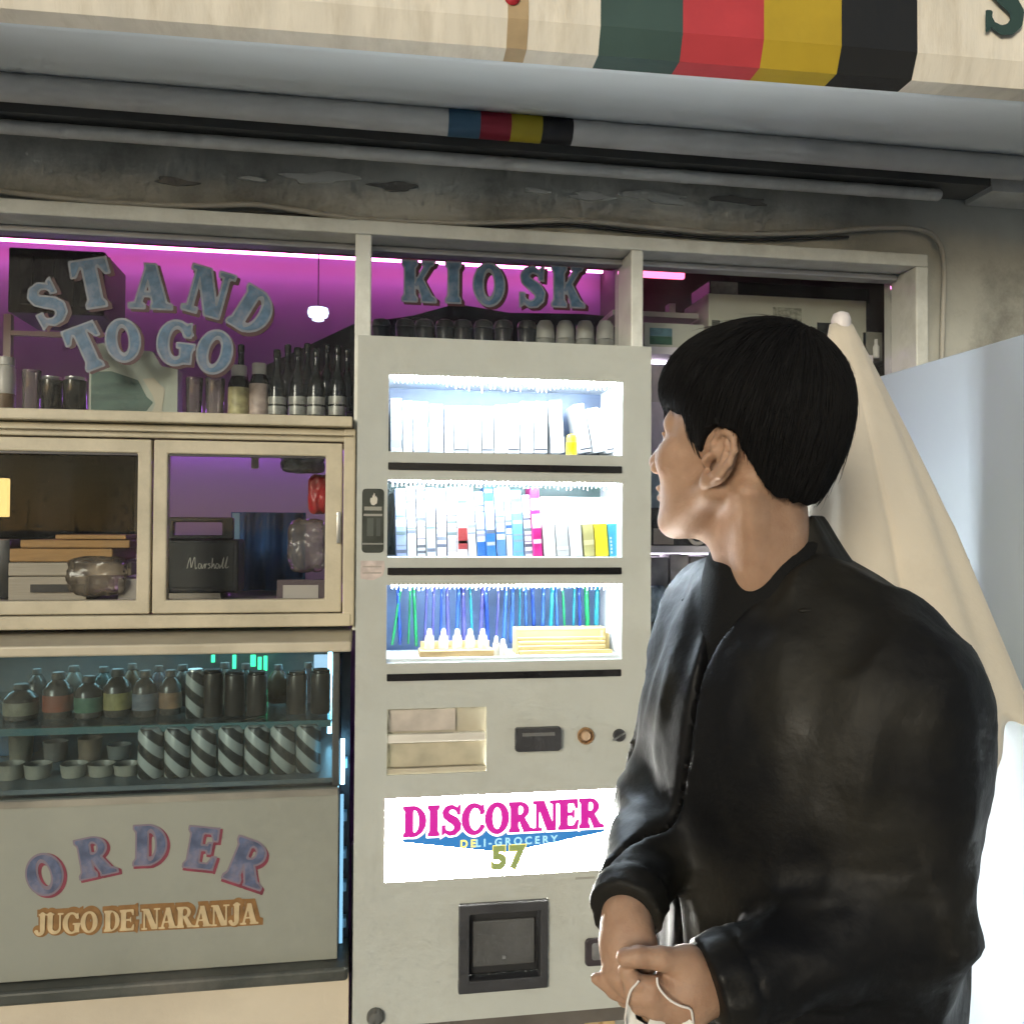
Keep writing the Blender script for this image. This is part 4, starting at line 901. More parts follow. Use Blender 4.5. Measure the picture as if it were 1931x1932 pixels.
# black unit and rack upper left
b0 = rect(15, 470, 197, 592, .55)
o = thing('black_cabinet', 'black wall cabinet behind the letters S and T', 'cabinet', (0, .55, 0))
bevel_mod(bx('carcass', b0[0], b0[1], 0, .2, b0[2], b0[3], mat('cabinet_black', (.022, .022, .02), .5, var=.5, vscale=5, stretch=(4, 1, .6)), o), .004)
for q in (.2, .42, .62, .82): bx('door_slat', b0[0]+(b0[1]-b0[0])*(q-.07), b0[0]+(b0[1]-b0[0])*(q+.06), -.006, -.0005, b0[2]+.02, b0[3]-.02, mat('cabinet_slat', (.05, .05, .042), .5, var=.5, vscale=8), o)
a = rect(6, 592, 20, 690, .6); b_ = rect(6, 625, 140, 634, .6)
o = thing('wall_rack', 'pale slim rack under the black cabinet', 'rack', (0, .6, 0)); pal = mat('pale_rack', (.60, .48, .46), .5)
bx('upright', a[0], a[1], 0, .02, a[2]-.1, a[3], pal, o); bx('rail', a[1]+.001, b_[1], 0, .015, b_[2], b_[3], pal, o)
# added dark silhouette behind the letters, shaped like roofs reflected in the glass
bm = bmesh.new(); P = [PY(u, v, .9) for u, v in ((500, 690), (665, 612), (780, 595), (860, 573), (960, 590), (1100, 592), (1180, 600), (1180, 760), (500, 790))]
prism(bm, [(p[0], p[2]) for p in P][::-1], .9, 1.1); bmesh.ops.recalc_face_normals(bm, faces=bm.faces[:])
tag(link('reflection_silhouette', bm, mat('dark_reflection_tone', (.035, .028, .035), .8, var=.4, vscale=6)), 'added dark ridged silhouette behind the bottles imitating a window reflection', 'rack')
# ---- behind the sliding sashes
ZI = Z(300, 1128, .2)
bx('inner_counter', XL, XP1[0]-.004, .051, .62, ZI-.03, ZI, mat('inner_counter_wood', (.26, .22, .18), .5, var=.3, vscale=9), kiosk)
b0 = rect(-60, 845, 262, 1045, .50)
o = thing('black_screen', 'large black screen behind the left sliding window', 'screen', (0, .5, 0))
bevel_mod(bx('screen_case', b0[0], b0[1], 0, .03, b0[2], b0[3], MT['black'], o), .004); bx('screen_glass', b0[0]+.01, b0[1]-.01, -.003, -.0005, b0[2]+.01, b0[3]-.01, mat('screen_glass', (.008, .008, .008), .9, spec=.1), o)
bx('screen_foot', b0[0]+.15, b0[0]+.25, .005, .025, ZI, b0[2]-.0005, MT['black'], o)
cb = mat('corrugated_card', (.42, .24, .09), .7, var=.2, vscale=20, stretch=(1, 1, 8)); ppr = mat('paper_stack', (.46, .40, .32), .7, var=.15, vscale=60, stretch=(.3, .3, 12))
st_ = thing('cardboard_stack', 'stack of brown cardboard sheets behind the left sliding window', 'cardboard')
for i, (u0, u1, v0, v1) in enumerate(((104, 238, 1009, 1018), (40, 246, 1019, 1034), (22, 215, 1035, 1060), (22, 252, 1061, 1086), (24, 170, 1087, 1128))):
    a = rect(u0, v0, u1, v1, .16); zz0 = a[2] if i < 4 else ZI+.0005
    bevel_mod(bx('sheet', a[0], a[1], .16-.006*i, .34, zz0+.0006, a[3], cb if i < 3 else ppr, st_), .002)
a = rect(55, 1103, 158, 1118, .125); bx('dark_slot', a[0], a[1], .1305, .1355, a[2], a[3], MT['black'], st_)
def crumple(name, label, cat, u0, v0, u1, v1, y, dep, m, seed, amp=.3):
    from mathutils import noise as mn
    a = rect(u0, v0, u1, v1, y); cx, cz = (a[0]+a[1])/2, (a[2]+a[3])/2
    bm = bmesh.new(); bmesh.ops.create_icosphere(bm, subdivisions=4, radius=1)
    for v in bm.verts:
        q = v.co.copy(); f = (abs(q.x)**5+abs(q.y)**5+abs(q.z)**5)**(-1/5)
        n1 = mn.noise(q*2.3+Vector((seed, 0, 0))); n2 = abs(mn.noise(q*5.5+Vector((0, seed, 0)))); k = 1+.16*n1-.22*n2
        v.co = Vector((q.x*f*(a[1]-a[0])/2*min(1, k), q.y*f*dep/2*k, q.z*f*(a[3]-a[2])/2*min(1, k)))
    for f in bm.faces: f.smooth = True
    o = link(name, bm, m); o.location = (cx, y+dep/2, cz); return tag(o, label, cat)
foil = glass('clear_wrap', 1.0, (.92, .88, .84), rough=.15, smudge=.42, smcol=(.42, .34, .26))
crumple('wrapped_bag', 'crinkled clear plastic bag lying before the cardboard stack', 'bag', 118, 1050, 230, 1128, .085, .07, foil, 3)
a = rect(222, 1092, 258, 1128, .12); o = tag(bx('paper_box', a[0], a[1], .12, .2, ZI+.0005, a[3], mat('grey_paper_box', (.44, .40, .36), .6, var=.2, vscale=20), None, .002), 'small pale box at the lower right of left sash', 'box')
a = rect(-20, 902, 13, 975, .4); o = tag(bx('brass_lamp_panel', a[0], a[1], .40, .42, a[2], a[3], emis('warm_lamp', (1.0, .66, .22), .9), None, .003), 'warm yellow glowing lamp panel at the far left edge', 'lamp')
a = rect(-20, 1080, 18, 1128, .2); o = tag(bx('black_holder', a[0], a[1], .2, .26, ZI+.0005, Z(5, 1018, .2), MT['black'], None, .004), 'black upright holder at left end of the counter', 'holder')
# amplifier
a = rect(318, 1018, 450, 1102, .16); am = thing('guitar_amplifier', 'small black amplifier with white script behind right sliding window', 'amplifier', (0, .16, 0))
ax0, ax1, az0, az1 = a[0]-.02, a[1], ZI+.012, a[3]
bevel_mod(bx('cabinet', ax0, ax1, 0, .10, az0, az1, mat('amp_vinyl', (.014, .014, .013), .5, bump=.3, bscale=200), am), .006, 3)
bevel_mod(bx('grille', ax0+.012, ax1-.010, -.003, -.0003, az0+.012, az1-.006, mat('amp_grille', (.03, .031, .027), .6, var=.4, vscale=60), am), .001)
bx('plinth', ax0-.01, ax1-.035, .003, .1, ZI+.0005, az0-.0005, mat('beige_plinth', (.40, .35, .28), .6, var=.2, vscale=12), am)
hz0, hz1 = az1+.0005, Z(380, 976, .18); hx0, hx1 = X(322, 1000, .18), X(440, 1000, .18)
bevel_mod(link('handle', plate(hx0-.01, hx1, hz0, hz1, [(hx0+.006, hx1-.022, hz0+.008, hz1-.010)], .018, .04), mat('handle_black', (.02, .02, .02), .4), am), .003)
scr = mat('white_script', (.62, .6, .52), .4)
def script(pts, name='script_stroke'):
    bm = bmesh.new(); tube(bm, spline(pts, 6), .00085, 6); return link(name, bm, scr, am)
sx, sz, sw_ = ax0+(ax1-ax0)*.36, az0+(az1-az0)*.46, (ax1-ax0)*.52
def S(x, z_): return (sx+sw_*x, -.0034, sz+sw_*z_)
script([S(0, .0), S(.05, .2), S(.08, .26), S(.10, .02), S(.16, .24), S(.19, .26), S(.20, .0), S(.24, .03)])           # M
script([S(.34, .10), S(.29, .12), S(.27, .04), S(.31, .0), S(.35, .1), S(.36, .0), S(.40, .06)])                     # a
script([S(.40, .06), S(.42, .12), S(.43, .0), S(.45, .11), S(.49, .10)])                                            # r
script([S(.56, .12), S(.51, .11), S(.56, .04), S(.50, 0)])                                                         # s
script([S(.59, .0), S(.61, .26), S(.60, .04), S(.64, .12), S(.66, .0), S(.68, .04)])                                # h
script([S(.76, .10), S(.71, .12), S(.69, .04), S(.73, .0), S(.77, .1), S(.78, .0), S(.82, .08)])                    # a
script([S(.82, .04), S(.88, .28), S(.85, .02), S(.89, .03)]); script([S(.90, .04), S(.97, .30), S(.93, .02), S(1.0, .05)])   # l l
# blue curtain, white slip, red bag, wrapped goods
bm = bmesh.new(); P0, P1 = PY(436, 966, .40), PY(575, 966, .40); zb_ = ZI+.0005; n = 26; A = []
for i in range(n+1):
    f = i/n; yy = .40+.012*math.sin(f*21)+.006*math.sin(f*47+1); A.append((bm.verts.new((P0[0]+(P1[0]-P0[0])*f, yy, zb_)), bm.verts.new((P0[0]+(P1[0]-P0[0])*f, yy+.004, P0[2]))))
for i in range(n): bm.faces.new((A[i][0], A[i+1][0], A[i+1][1], A[i][1])).smooth = True
o = link('blue_curtain', bm, mat('blue_cloth', (.03, .11, .30), .7, var=.15, vscale=8)); o.modifiers.new('s', 'SOLIDIFY').thickness = .002; tag(o, 'plain blue cloth hanging behind the amplifier', 'curtain')
a = rect(438, 968, 452, 1008, .36); tag(bx('light_blue_card', a[0], a[1], .36, .364, ZI+.0005, a[3], mat('light_blue_card', (.16, .32, .50), .5), None), 'light blue upright card at the edge of blue cloth', 'card')
a = rect(474, 858, 488, 884, .25); tag(bx('paper_slip', a[0], a[1], .25, .2515, a[2], a[3]+.02, mat('paper_slip', (.78, .72, .60), .6), None), 'small white paper slip hanging at the right sash top', 'paper')
crumple('hanging_bag', 'grey plastic bag hanging at the top right of the sash', 'bag', 527, 856, 612, 892, .2, .05, mat('grey_wrap', (.34, .38, .38), .15, metal=.2, var=.6, vscale=40), 5)
crumple('snack_bag', 'shiny red snack bag at the right edge of the sash', 'bag', 580, 894, 618, 970, .15, .05, mat('red_foil', (.50, .02, .03), .35, metal=.0, var=.4, vscale=30), 6)
crumple('wrapped_goods', 'silvery wrapped goods piled at the sash\'s lower right', 'bag', 540, 978, 618, 1082, .14, .07, glass('silver_wrap', 1.0, (.8, .78, .78), rough=.15, smudge=.5, smcol=(.36, .32, .30)), 8)
a = rect(522, 1102, 614, 1128, .10); o = thing('wire_tray', 'small framed card tray under the silvery bag', 'tray', (0, .1, 0)); bx('frame', a[0], a[1], 0, .02, ZI+.0005, a[3]+.008, mat('tray_purple', (.10, .07, .08), .5), o); bx('card', a[0]+.012, a[1]-.014, -.002, -.0005, ZI+.003, a[3]-.002, mat('tray_card', (.5, .46, .42), .6), o)
# ---- display case contents
g2 = 'drinks in the display case'; zcs = zs+.0005; zcf = zm+.0125
tin = mat('dark_tin', (.065, .052, .045), .35, metal=.2, var=.3, vscale=20)
def can2(u, wpx, vt, y, label, lidm=blk): return vessel('drink_can', 'can', label, g2, u, wpx, vt, y, zcs, [('body', [(.9, 0), (1, .04), (1, .86), (.93, .92)], tin), ('lid', [(.94, .925), (.95, .93), (.9, .99), (.85, 1)], lidm)], [])
for i, (u, vt) in enumerate(((402, 1262), (443, 1266), (485, 1266), (560, 1266), (605, 1262))):
    can2(u, 37, vt, -.02+.005*(i % 2), f'{ordw(i)} brown drink can from the left at right end of case shelf')
stripe = bpy.data.materials.new('diagonal_stripe_print'); stripe.use_nodes = True
nt = stripe.node_tree; nb = nt.nodes['Principled BSDF']; nb.inputs['Roughness'].default_value = .35
tc = nt.nodes.new('ShaderNodeTexCoord'); mp = nt.nodes.new('ShaderNodeMapping'); mp.inputs['Rotation'].default_value = (0, math.radians(48), 0)
wv_ = nt.nodes.new('ShaderNodeTexWave'); wv_.bands_direction = 'X'; wv_.inputs['Scale'].default_value = 10.5; wv_.inputs['Distortion'].default_value = .25; wv_.inputs['Detail'].default_value = 1
rp = nt.nodes.new('ShaderNodeValToRGB'); rp.color_ramp.elements[0].position = .42; rp.color_ramp.elements[0].color = (.035, .033, .03, 1); rp.color_ramp.elements[1].position = .55; rp.color_ramp.elements[1].color = (.42, .43, .40, 1)
nt.links.new(tc.outputs['Object'], mp.inputs[0]); nt.links.new(mp.outputs[0], wv_.inputs[0]); nt.links.new(wv_.outputs[0], rp.inputs[0]); nt.links.new(rp.outputs[0], nb.inputs['Base Color'])
vessel('striped_can', 'can', 'small striped can lying left of the brown cans on case shelf', g2, 368, 33, 1262, -.03, zcs, [('body', [(.9, 0), (1, .05), (1, .88), (.9, .95)], stripe), ('lid', [(.86, .955), (.8, 1)], MT['metal'])], [])
for i, u in enumerate((285, 335, 385, 436, 485, 534, 582)):
    vessel('striped_bottle', 'bottle', f'{ordw(i)} diagonally striped bottle from the left in the case', g2, u, 46, 1367-(u-430)*.02, -.085, zcf, [('body', [(.92, 0), (1, .03), (1, .93), (.9, .97)], stripe), ('lid', [(.84, .972), (.84, .99), (.8, 1)], MT['metal'])], [])
for i, (u, vt, w_) in enumerate(((40, 1290, 60), (110, 1268, 52), (168, 1275, 50), (222, 1262, 50), (274, 1265, 44), (322, 1264, 40))):
    vessel('brown_bottle', 'bottle', f'{ordw(i)} dim brown bottle from the left on case shelf', g2, u, w_, vt, .0+.01*(i % 2), zcs, [('body', [(.92, 0), (1, .03), (1, .62), (.7, .76), (.4, .84)], mat('brown_bottle', (.10, .085, .075), .25, var=.4, vscale=20)), ('label', [(1.01, .15), (1.02, .16), (1.02, .5), (1.01, .51)], mat('bottle_label', [(.30, .27, .2), (.34, .10, .06), (.12, .22, .15), (.38, .33, .14), (.2, .22, .26), (.34, .2, .12)][i], .6, var=.5, vscale=30)), ('cap', [(.44, .845), (.46, .86), (.44, .98), (.4, 1)], mat('dim_cap', (.12, .11, .10), .5))], [])
for i, u in enumerate((20, 72, 140, 192, 240)):
    vessel('cup_stack', 'cup', f'{ordw(i)} cloudy plastic cup from the left on the case floor', g2, u, 50, 1440, -.06, zcf, GLS(mat('cloudy_plastic', (.32, .30, .25), .35, var=.4, vscale=14)), [])
for i, (u, vt) in enumerate(((70, 1262), (140, 1256), (196, 1258), (250, 1252), (300, 1256), (345, 1254), (424, 1250), (464, 1252), (525, 1254), (582, 1250))):
    vessel('back_bottle', 'bottle', f'{ordw(i)} dim bottle from the left in the rear row on case shelf', 'rear drinks in the display case', u, 38+(i*7) % 9, vt, .10, zcs, [('body', [(.92, 0), (1, .03), (1, .6), (.6, .78), (.36, .86)], mat('rear_bottle', [(.12, .10, .09), (.20, .19, .17), (.08, .12, .12), (.16, .10, .06), (.10, .10, .13)][i % 5], .25, var=.4, vscale=20)), ('cap', [(.40, .865), (.42, .88), (.38, 1)], mat('rear_cap', (.2, .2, .2), .5))], [])
for i, u in enumerate((40, 105, 170, 225)):
    vessel('tall_tumbler', 'tumbler', f'{ordw(i)} hazy tall tumbler from the left behind the cloudy cups', 'rear drinks in the display case', u, 44, 1385+(i*13) % 20, .06, zcf, GLS(mat('hazy_tumbler', [(.24, .22, .18), (.18, .17, .16), (.26, .2, .15), (.2, .21, .2)][i], .35, var=.4, vscale=14)), [])
crate = thing('blue_crate', 'blue plastic crate in the left corner of the case', 'crate', (0, .1, 0)); a = rect(-40, 1385, 62, 1490, .1); bm_ = mat('crate_blue', (.05, .16, .30), .4, var=.3, vscale=10)
bevel_mod(bx('crate_body', a[0], a[1], 0, .1, zcf, a[3], bm_, crate), .004); bx('crate_rim', a[0]-.003, a[1]+.003, -.004, .104, a[3]+.0003, a[3]+.008, bm_, crate)
gl = emis('green_led', (.05, 1.0, .38), 1.6)
gs = thing('green_neon_strips', 'bright green glowing strips at back of display case', 'light', (0, .22, 0))
for (u0, u1, v0, v1) in ((398, 405, 1236, 1250), (438, 445, 1236, 1262), (472, 482, 1236, 1258), (486, 493, 1240, 1268), (497, 504, 1238, 1266), (490, 496, 1300, 1330), (499, 505, 1302, 1326)):
    a = rect(u0, v0, u1, v1, .22); bx('glow_strip', a[0], a[1], 0, .006, a[2], a[3], gl, gs, .001)
a = rect(505, 1288, 548, 1298, .2); tag(bx('light_tube', a[0], a[1], .2, .212, a[2], a[3], emis('tube_cyan_white', (.55, .9, .95), .9), None, .003), 'short cyan white light tube between the cans', 'light')
a = rect(592, 1236, 632, 1275, .2); tag(bx('lit_panel', a[0], a[1], .2, .212, a[2], a[3], emis('panel_cyan_white', (.5, .75, 1.0), .75), None, .002), 'pale blue lit panel in the case\'s top right corner', 'light')
a = rect(404, 1348, 530, 1366, -.05); o = thing('glass_tray', 'dark shallow tray above the striped bottles', 'tray', (0, -.05, 0)); bevel_mod(bx('tray_shell', a[0], a[1], 0, .12, a[2]+.0, a[3]-.012, mat('smoked_tray', (.03, .03, .025), .2), o), .003)
for q in (.3, .62): bx('tray_label', a[0]+(a[1]-a[0])*(q-.12), a[0]+(a[1]-a[0])*(q+.1), -.002, -.0004, a[2]+.001, a[2]+.008, mat('tray_label', (.3, .27, .24), .5), o)
# ---- right bay
YR2 = .22
def shelf(v, u, y0_=.13, y1_=.55, t=.016, m=None):
    zz = Z(u, v, y0_); bx('bay_shelf', XP2[1]+.002, XJ[0]-.002, y0_, y1_, zz-t, zz, m or mat('bay_shelf_white', (.78, .72, .80), .5, var=.1, vscale=9), kiosk); return zz
zA = shelf(662, 1440, .16); zB = shelf(1030, 1280, .14); zC_ = shelf(860, 1280, .2)
zD = shelf(1225, 1280, .15)
for zz_ in (zA, zC_, zB): bx('shelf_led', XP2[1]+.01, XP2[1]+.30, .24, .247, zz_-.022, zz_-.0165, emis('shelf_led_lavender', (.95, .85, 1.0), 7), kiosk)
db = thing('device_box', 'pale carton printed with a slim tool on the top bay shelf', 'carton', (0, YR2, 0)); a = rect(1336, 560, 1634, 664, YR2)
bevel_mod(bx('carton', a[0], a[1], 0, .16, zA+.0005, a[3], mat('greenish_white_card', (.60, .61, .52), .6, var=.08, vscale=12), db), .002)
kx, kz = a[0], zA; kw, kh = a[1]-a[0], a[3]-zA
bm = bmesh.new(); tube(bm, spline([(kx+kw*.10, -.001, kz+kh*.40), (kx+kw*.22, -.001, kz+kh*.5), (kx+kw*.29, -.001, kz+kh*.56), (kx+kw*.33, -.001, kz+kh*.58), (kx+kw*.355, -.001, kz+kh*.46), (kx+kw*.36, -.001, kz+kh*.25)], 5), [.0012]*10+[.003]*12+[.004]*4, 8); link('tool_print', bm, mat('tool_print', (.10, .10, .08), .6), db)
bx('label_print', kx+kw*.02, kx+kw*.07, -.0008, -.0003, kz+kh*.44, kz+kh*.56, mat('label_grey', (.14, .14, .12), .6), db); bx('label_print', kx+kw*.68, kx+kw*.77, -.0008, -.0003, kz+kh*.30, kz+kh*.60, mat('label_black', (.03, .03, .025), .6), db)
bx('text_print', kx+kw*.40, kx+kw*.58, -.0008, -.0003, kz+kh*.60, kz+kh*.82, mat('faint_text_print', (.40, .41, .34), .6, var=.5, vscale=120), db)
a2 = rect(1338, 536, 1640, 562, YR2+.03); o = thing('black_case', 'flat black case with white label on top of pale carton', 'case', (0, YR2+.03, 0))
bevel_mod(bx('case_body', a2[0], a2[1], 0, .12, a[3]+.0008, a2[3], MT['black'], o), .003); bx('white_label', a2[0]+.003, X(1391, 545, YR2+.03), -.001, -.0003, Z(1365, 554, YR2+.03), a2[3]-.003, mat('white_label', (.45, .45, .38), .6, var=.3, vscale=80), o)
a = rect(1626, 626, 1664, 664, YR2); o = tag(bx('grey_box', a[0], a[1], YR2, YR2+.08, zA+.0005, a[3], mat('grey_card', (.30, .30, .26), .6, var=.2, vscale=20), None, .002), 'grey carton at right end of the top bay shelf', 'carton')
c = rect(1647, 646, 1660, 664, YR2-.03); vessel('tiny_bottle', 'bottle', 'tiny white bottle beside the grey carton in the right bay', None, 1652, 12, 640, YR2-.03, zA+.0005, [('body', [(.9, 0), (1, .05), (1, .6), (.5, .72)], MT['white']), ('cap', [(.5, .725), (.52, .75), (.5, 1)], MT['white'])], [])
zA2 = Z(1265, 601, .3); bx('bay_ledge', XP2[1]+.004, X(1300, 600, .3), .24, .36, zA2-.012, zA2, mat('ledge_pale', (.5, .46, .44), .5), kiosk)
a = rect(1262, 572, 1274, 601, .3); tag(bx('pink_box', a[0], a[1], .3, .33, zA2+.0005, a[3], mat('pinkish_box', (.55, .42, .52), .5), None, .001), 'narrow pinkish box on the small ledge of right bay', 'box')
a = rect(1216, 609, 1330, 660, .16); o = thing('picture_box', 'white flat box with blue green landscape print near the post', 'box', (0, .165, 0)); bevel_mod(bx('box_body', a[0], a[1], 0, .05, zA+.0005, a[3], mat('white_card', (.50, .50, .44), .6), o), .002)
pw = a[1]-a[0]; zq0, zq1 = zA+.006, a[3]-.012
bx('print_sky', a[0]+pw*.09, a[0]+pw*.46, -.0008, -.0003, (zq0+zq1)/2+.0003, zq1, mat('print_blue', (.12, .24, .30), .5, var=.3, vscale=60), o); bx('print_meadow', a[0]+pw*.09, a[0]+pw*.46, -.0008, -.0003, zq0, (zq0+zq1)/2, mat('print_green', (.04, .13, .08), .5, var=.3, vscale=60), o)
for i, (u0, u1, v0, vb_, y, col, lab) in enumerate(((1222, 1252, 758, 800, .17, (.72, .60, .72), 'lavender carton beside the person\'s forehead'), (1222, 1262, 805, 850, .19, (.42, .16, .17), 'maroon carton beside the person\'s nose'), (1226, 1250, 690, 755, .2, (.62, .52, .55), 'greyish bundle under the landscape box'))):
    a = rect(u0, v0, u1, vb_, y); tag(bx('carton', a[0]-.01, a[1], y, y+.06, (zC_ if i else zC_)+.0005, a[3], mat('bay_carton', col, .6, var=.2, vscale=25), None, .002), lab, 'carton')
a = rect(1224, 880, 1262, 955, .18); tag(bx('blue_grey_box', a[0], a[1], .18, .25, zB+.0005, a[3], mat('blue_grey_box', (.36, .44, .52), .5, var=.4, vscale=25), None, .002), 'blue grey box beside the person\'s chin', 'box')
sp = thing('sun_pack', 'black pack lettered Sun in white beneath the person\'s chin', 'pack', (0, .15, 0)); a = rect(1222, 958, 1345, 1012, .15)
bevel_mod(bx('pack_body', a[0], a[1], 0, .025, zB+.0005, a[3], mat('dark_pack', (.06, .055, .06), .4, var=.3, vscale=20), sp), .002)
btext('Sun', .030, mat('white_lettering', (.68, .68, .66), .5), sp, (X(1272, 977, .15), -.0006, Z(1272, 977, .15)), 'lettering', .0006)
bx('pale_print', X(1232, 1000, .15), X(1270, 1000, .15), -.0008, -.0003, zB+.003, Z(1250, 997, .15), mat('peach_print', (.50, .40, .35), .5), sp)
c = PY(1320, 1004, .12); bm = bmesh.new(); n = 28
ring = [(.019*math.cos(2*math.pi*k/n), 0, .019*math.sin(2*math.pi*k/n)) for k in range(n)]
tube(bm, ring+[ring[0]], .0045, 8, caps=False); o = tag(smooth(link('headphone_ring', bm, mat('pale_ring', (.55, .50, .48), .4))), 'pale ring shaped roll standing before the Sun pack', 'roll'); o.location = (c[0], .135, zB+.0242)
for i, (u0, u1, v0) in enumerate(((1224, 1262, 1052), (1264, 1300, 1046), (1302, 1345, 1050))):
    a = rect(u0, v0, u1, 1110, .18); tag(bx('dim_carton', a[0], a[1]-.002, .18, .26, zD+.0005, a[3], mat('dim_carton', [(.34, .32, .34), (.5, .46, .48), (.30, .28, .3)][i], .6, var=.4, vscale=25), None, .002), f'{ordw(i)} dim grey carton from left below the lavender shelf', 'carton', 'dim cartons below the lavender shelf')
crumple('blue_bag', 'pale blue shiny bag below the lavender shelf beside machine', 'bag', 1222, 1105, 1262, 1175, .14, .05, mat('pale_blue_wrap', (.55, .68, .80), .2, metal=.1, var=.5, vscale=40), 11)

# ================================================================== FURLED PARASOL
apex = PD(1586, 612, 1.46)
base = np.array([apex[0]+.020, apex[1]-.15, apex[2]-.60])
cv = mat('cream_canvas', (.66, .58, .46), .75, var=.06, vscale=4, bump=.5, bscale=26, sheen=.2, dirt=(.50, .42, .31), dscale=5, damt=.4)
par_ = thing('furled_parasol', 'half closed cream canvas parasol standing beside the white panel', 'parasol', (float(apex[0]), float(apex[1]), 0))
off = np.array([apex[0], apex[1], 0])
NR, NA = 40, 240
bm = bmesh.new(); rows = []
for i in range(NR+1):
    t = i/NR
    c = apex*(1-t)+base*t
    ringv = []
    for k in range(NA):
        a = 2*math.pi*k/NA
        ph = a*4+.9+.35*math.sin(a*2+1); fold = math.cos(ph); crease = abs(math.sin(ph/2))**.6
        R = .019+(t**1.0)*.195*(1+.24*t*fold-.38*(1-crease)*min(1, t*2)+.02*math.sin(a*11+t*4))
        sag = .07*max(0, t-.55)/.45*(1+fold)*.6 + .015*max(0, t-.6)*math.cos(a*3)
        dx, dy = math.cos(a)*R*1.02, math.sin(a)*R*.62
        ringv.append(bm.verts.new((c[0]+dx-off[0], c[1]+dy-off[1], c[2]-sag)))
    rows.append(ringv)
for i in range(NR):
    for k in range(NA): bm.faces.new((rows[i][k], rows[i+1][k], rows[i+1][(k+1) % NA], rows[i][(k+1) % NA])).smooth = True
o = link('canopy', bm, cv, par_); md = o.modifiers.new('s', 'SOLIDIFY'); md.thickness = .003
bm = bmesh.new(); lathe(bm, [(.013, -.012), (.0155, 0), (.0155, .012), (.012, .021), (.004, .025)], 18, c=(0, 0, float(apex[2])-.004)); smooth(link('finial', bm, mat('finial_white', (.74, .68, .66), .4), par_))
pb = base-off; pa = apex-off
bm = bmesh.new(); pa2 = pa*.9+pb*.1; pe0 = np.array([pa[0]-.05, pb[1], .06])
tube(bm, [tuple(pa2), tuple(pa2*.4+pe0*.6), tuple(pe0)], .012, 14); link('pole', bm, mat('pole_wood', (.36, .22, .10), .5, var=.2, vscale=9), par_)
pe = pe0
bm = bmesh.new(); lathe(bm, [(.16, 0), (.165, .01), (.165, .045), (.14, .055), (.03, .06), (.028, .12)], 28, c=(float(pe[0]), float(pe[1]), .001)); smooth(link('foot', bm, MT['dark'], par_), 40)
# ================================================================== PERSON (implicit surfaces meshed by surface nets)
def surface_nets(fn, lo, hi, h):
    lo = np.array(lo); n = np.ceil((np.array(hi)-lo)/h).astype(int)+1
    ax = [(lo[i]+h*np.arange(n[i])).astype(np.float32) for i in range(3)]
    g = np.empty(n, np.float32)
    CH = max(1, int(400000/(n[1]*n[2])))
    for i in range(0, n[0], CH):
        p = np.stack(np.meshgrid(ax[0][i:i+CH], ax[1], ax[2], indexing='ij'), -1)
        g[i:i+CH] = fn(p.reshape(-1, 3)).reshape(p.shape[:3])
    ins = g < 0
    c = [ins[a:n[0]-1+a, b:n[1]-1+b, d:n[2]-1+d] for a in (0, 1) for b in (0, 1) for d in (0, 1)]
    s = sum(q.astype(np.int8) for q in c); act = (s > 0) & (s < 8)
    idx = np.argwhere(act); vid = np.full(act.shape, -1, np.int64); vid[act] = np.arange(len(idx))
    cor = np.array([(a, b, d) for a in (0, 1) for b in (0, 1) for d in (0, 1)])
    val = np.stack([g[idx[:, 0]+q[0], idx[:, 1]+q[1], idx[:, 2]+q[2]] for q in cor], 1)
    acc = np.zeros((len(idx), 3)); cnt = np.zeros(len(idx))
    for i in range(8):
        for j in range(i+1, 8):
            if np.abs(cor[i]-cor[j]).sum() != 1: continue
            a, b = val[:, i], val[:, j]; m = (a < 0) != (b < 0)
            t = np.where(m, a/np.where(m, a-b, 1), 0)
            acc += np.where(m[:, None], cor[i]+t[:, None]*(cor[j]-cor[i]), 0); cnt += m
    V = lo+h*(idx+acc/cnt[:, None])
    F = []
    for axis in range(3):
        o1, o2 = [(1, 2), (2, 0), (0, 1)][axis]
        sl = [slice(0, n[k]-1) for k in range(3)]
        A = ins[tuple(slice(0, n[k]-1) for k in range(3))]
        e = [slice(0, n[k]-1) for k in range(3)]; e[axis] = slice(1, n[axis])
        B = ins[tuple(e)]
        q = np.argwhere(A != B); q = q[(q[:, o1] > 0) & (q[:, o2] > 0)]
        if not len(q): continue
        d1 = np.zeros(3, int); d1[o1] = 1; d2 = np.zeros(3, int); d2[o2] = 1
        f = np.stack([vid[tuple((q-d1-d2).T)], vid[tuple((q-d2).T)], vid[tuple(q.T)], vid[tuple((q-d1).T)]], 1)
        fl = ~A[tuple(q.T)]; f[fl] = f[fl][:, ::-1]
        F.append(f[(f >= 0).all(1)])
    return V, np.concatenate(F)
def np_mesh(name, parts):
    V = np.concatenate([p[0] for p in parts]); off_ = np.cumsum([0]+[len(p[0]) for p in parts[:-1]])
    F = np.concatenate([p[1]+o_ for p, o_ in zip(parts, off_)])
    me = bpy.data.meshes.new(name); me.vertices.add(len(V)); me.vertices.foreach_set('co', V.astype(np.float32).ravel())
    me.loops.add(len(F)*4); me.loops.foreach_set('vertex_index', F.astype(np.int32).ravel())
    me.polygons.add(len(F)); me.polygons.foreach_set('loop_start', np.arange(0, len(F)*4, 4, dtype=np.int32)); me.polygons.foreach_set('loop_total', np.full(len(F), 4, np.int32))
    me.polygons.foreach_set('use_smooth', np.ones(len(F), bool)); me.update(calc_edges=True); me.validate()
    return me
def smin(a, b, k):
    h = np.clip(.5+.5*(b-a)/k, 0, 1); return b+(a-b)*h-k*h*(1-h)
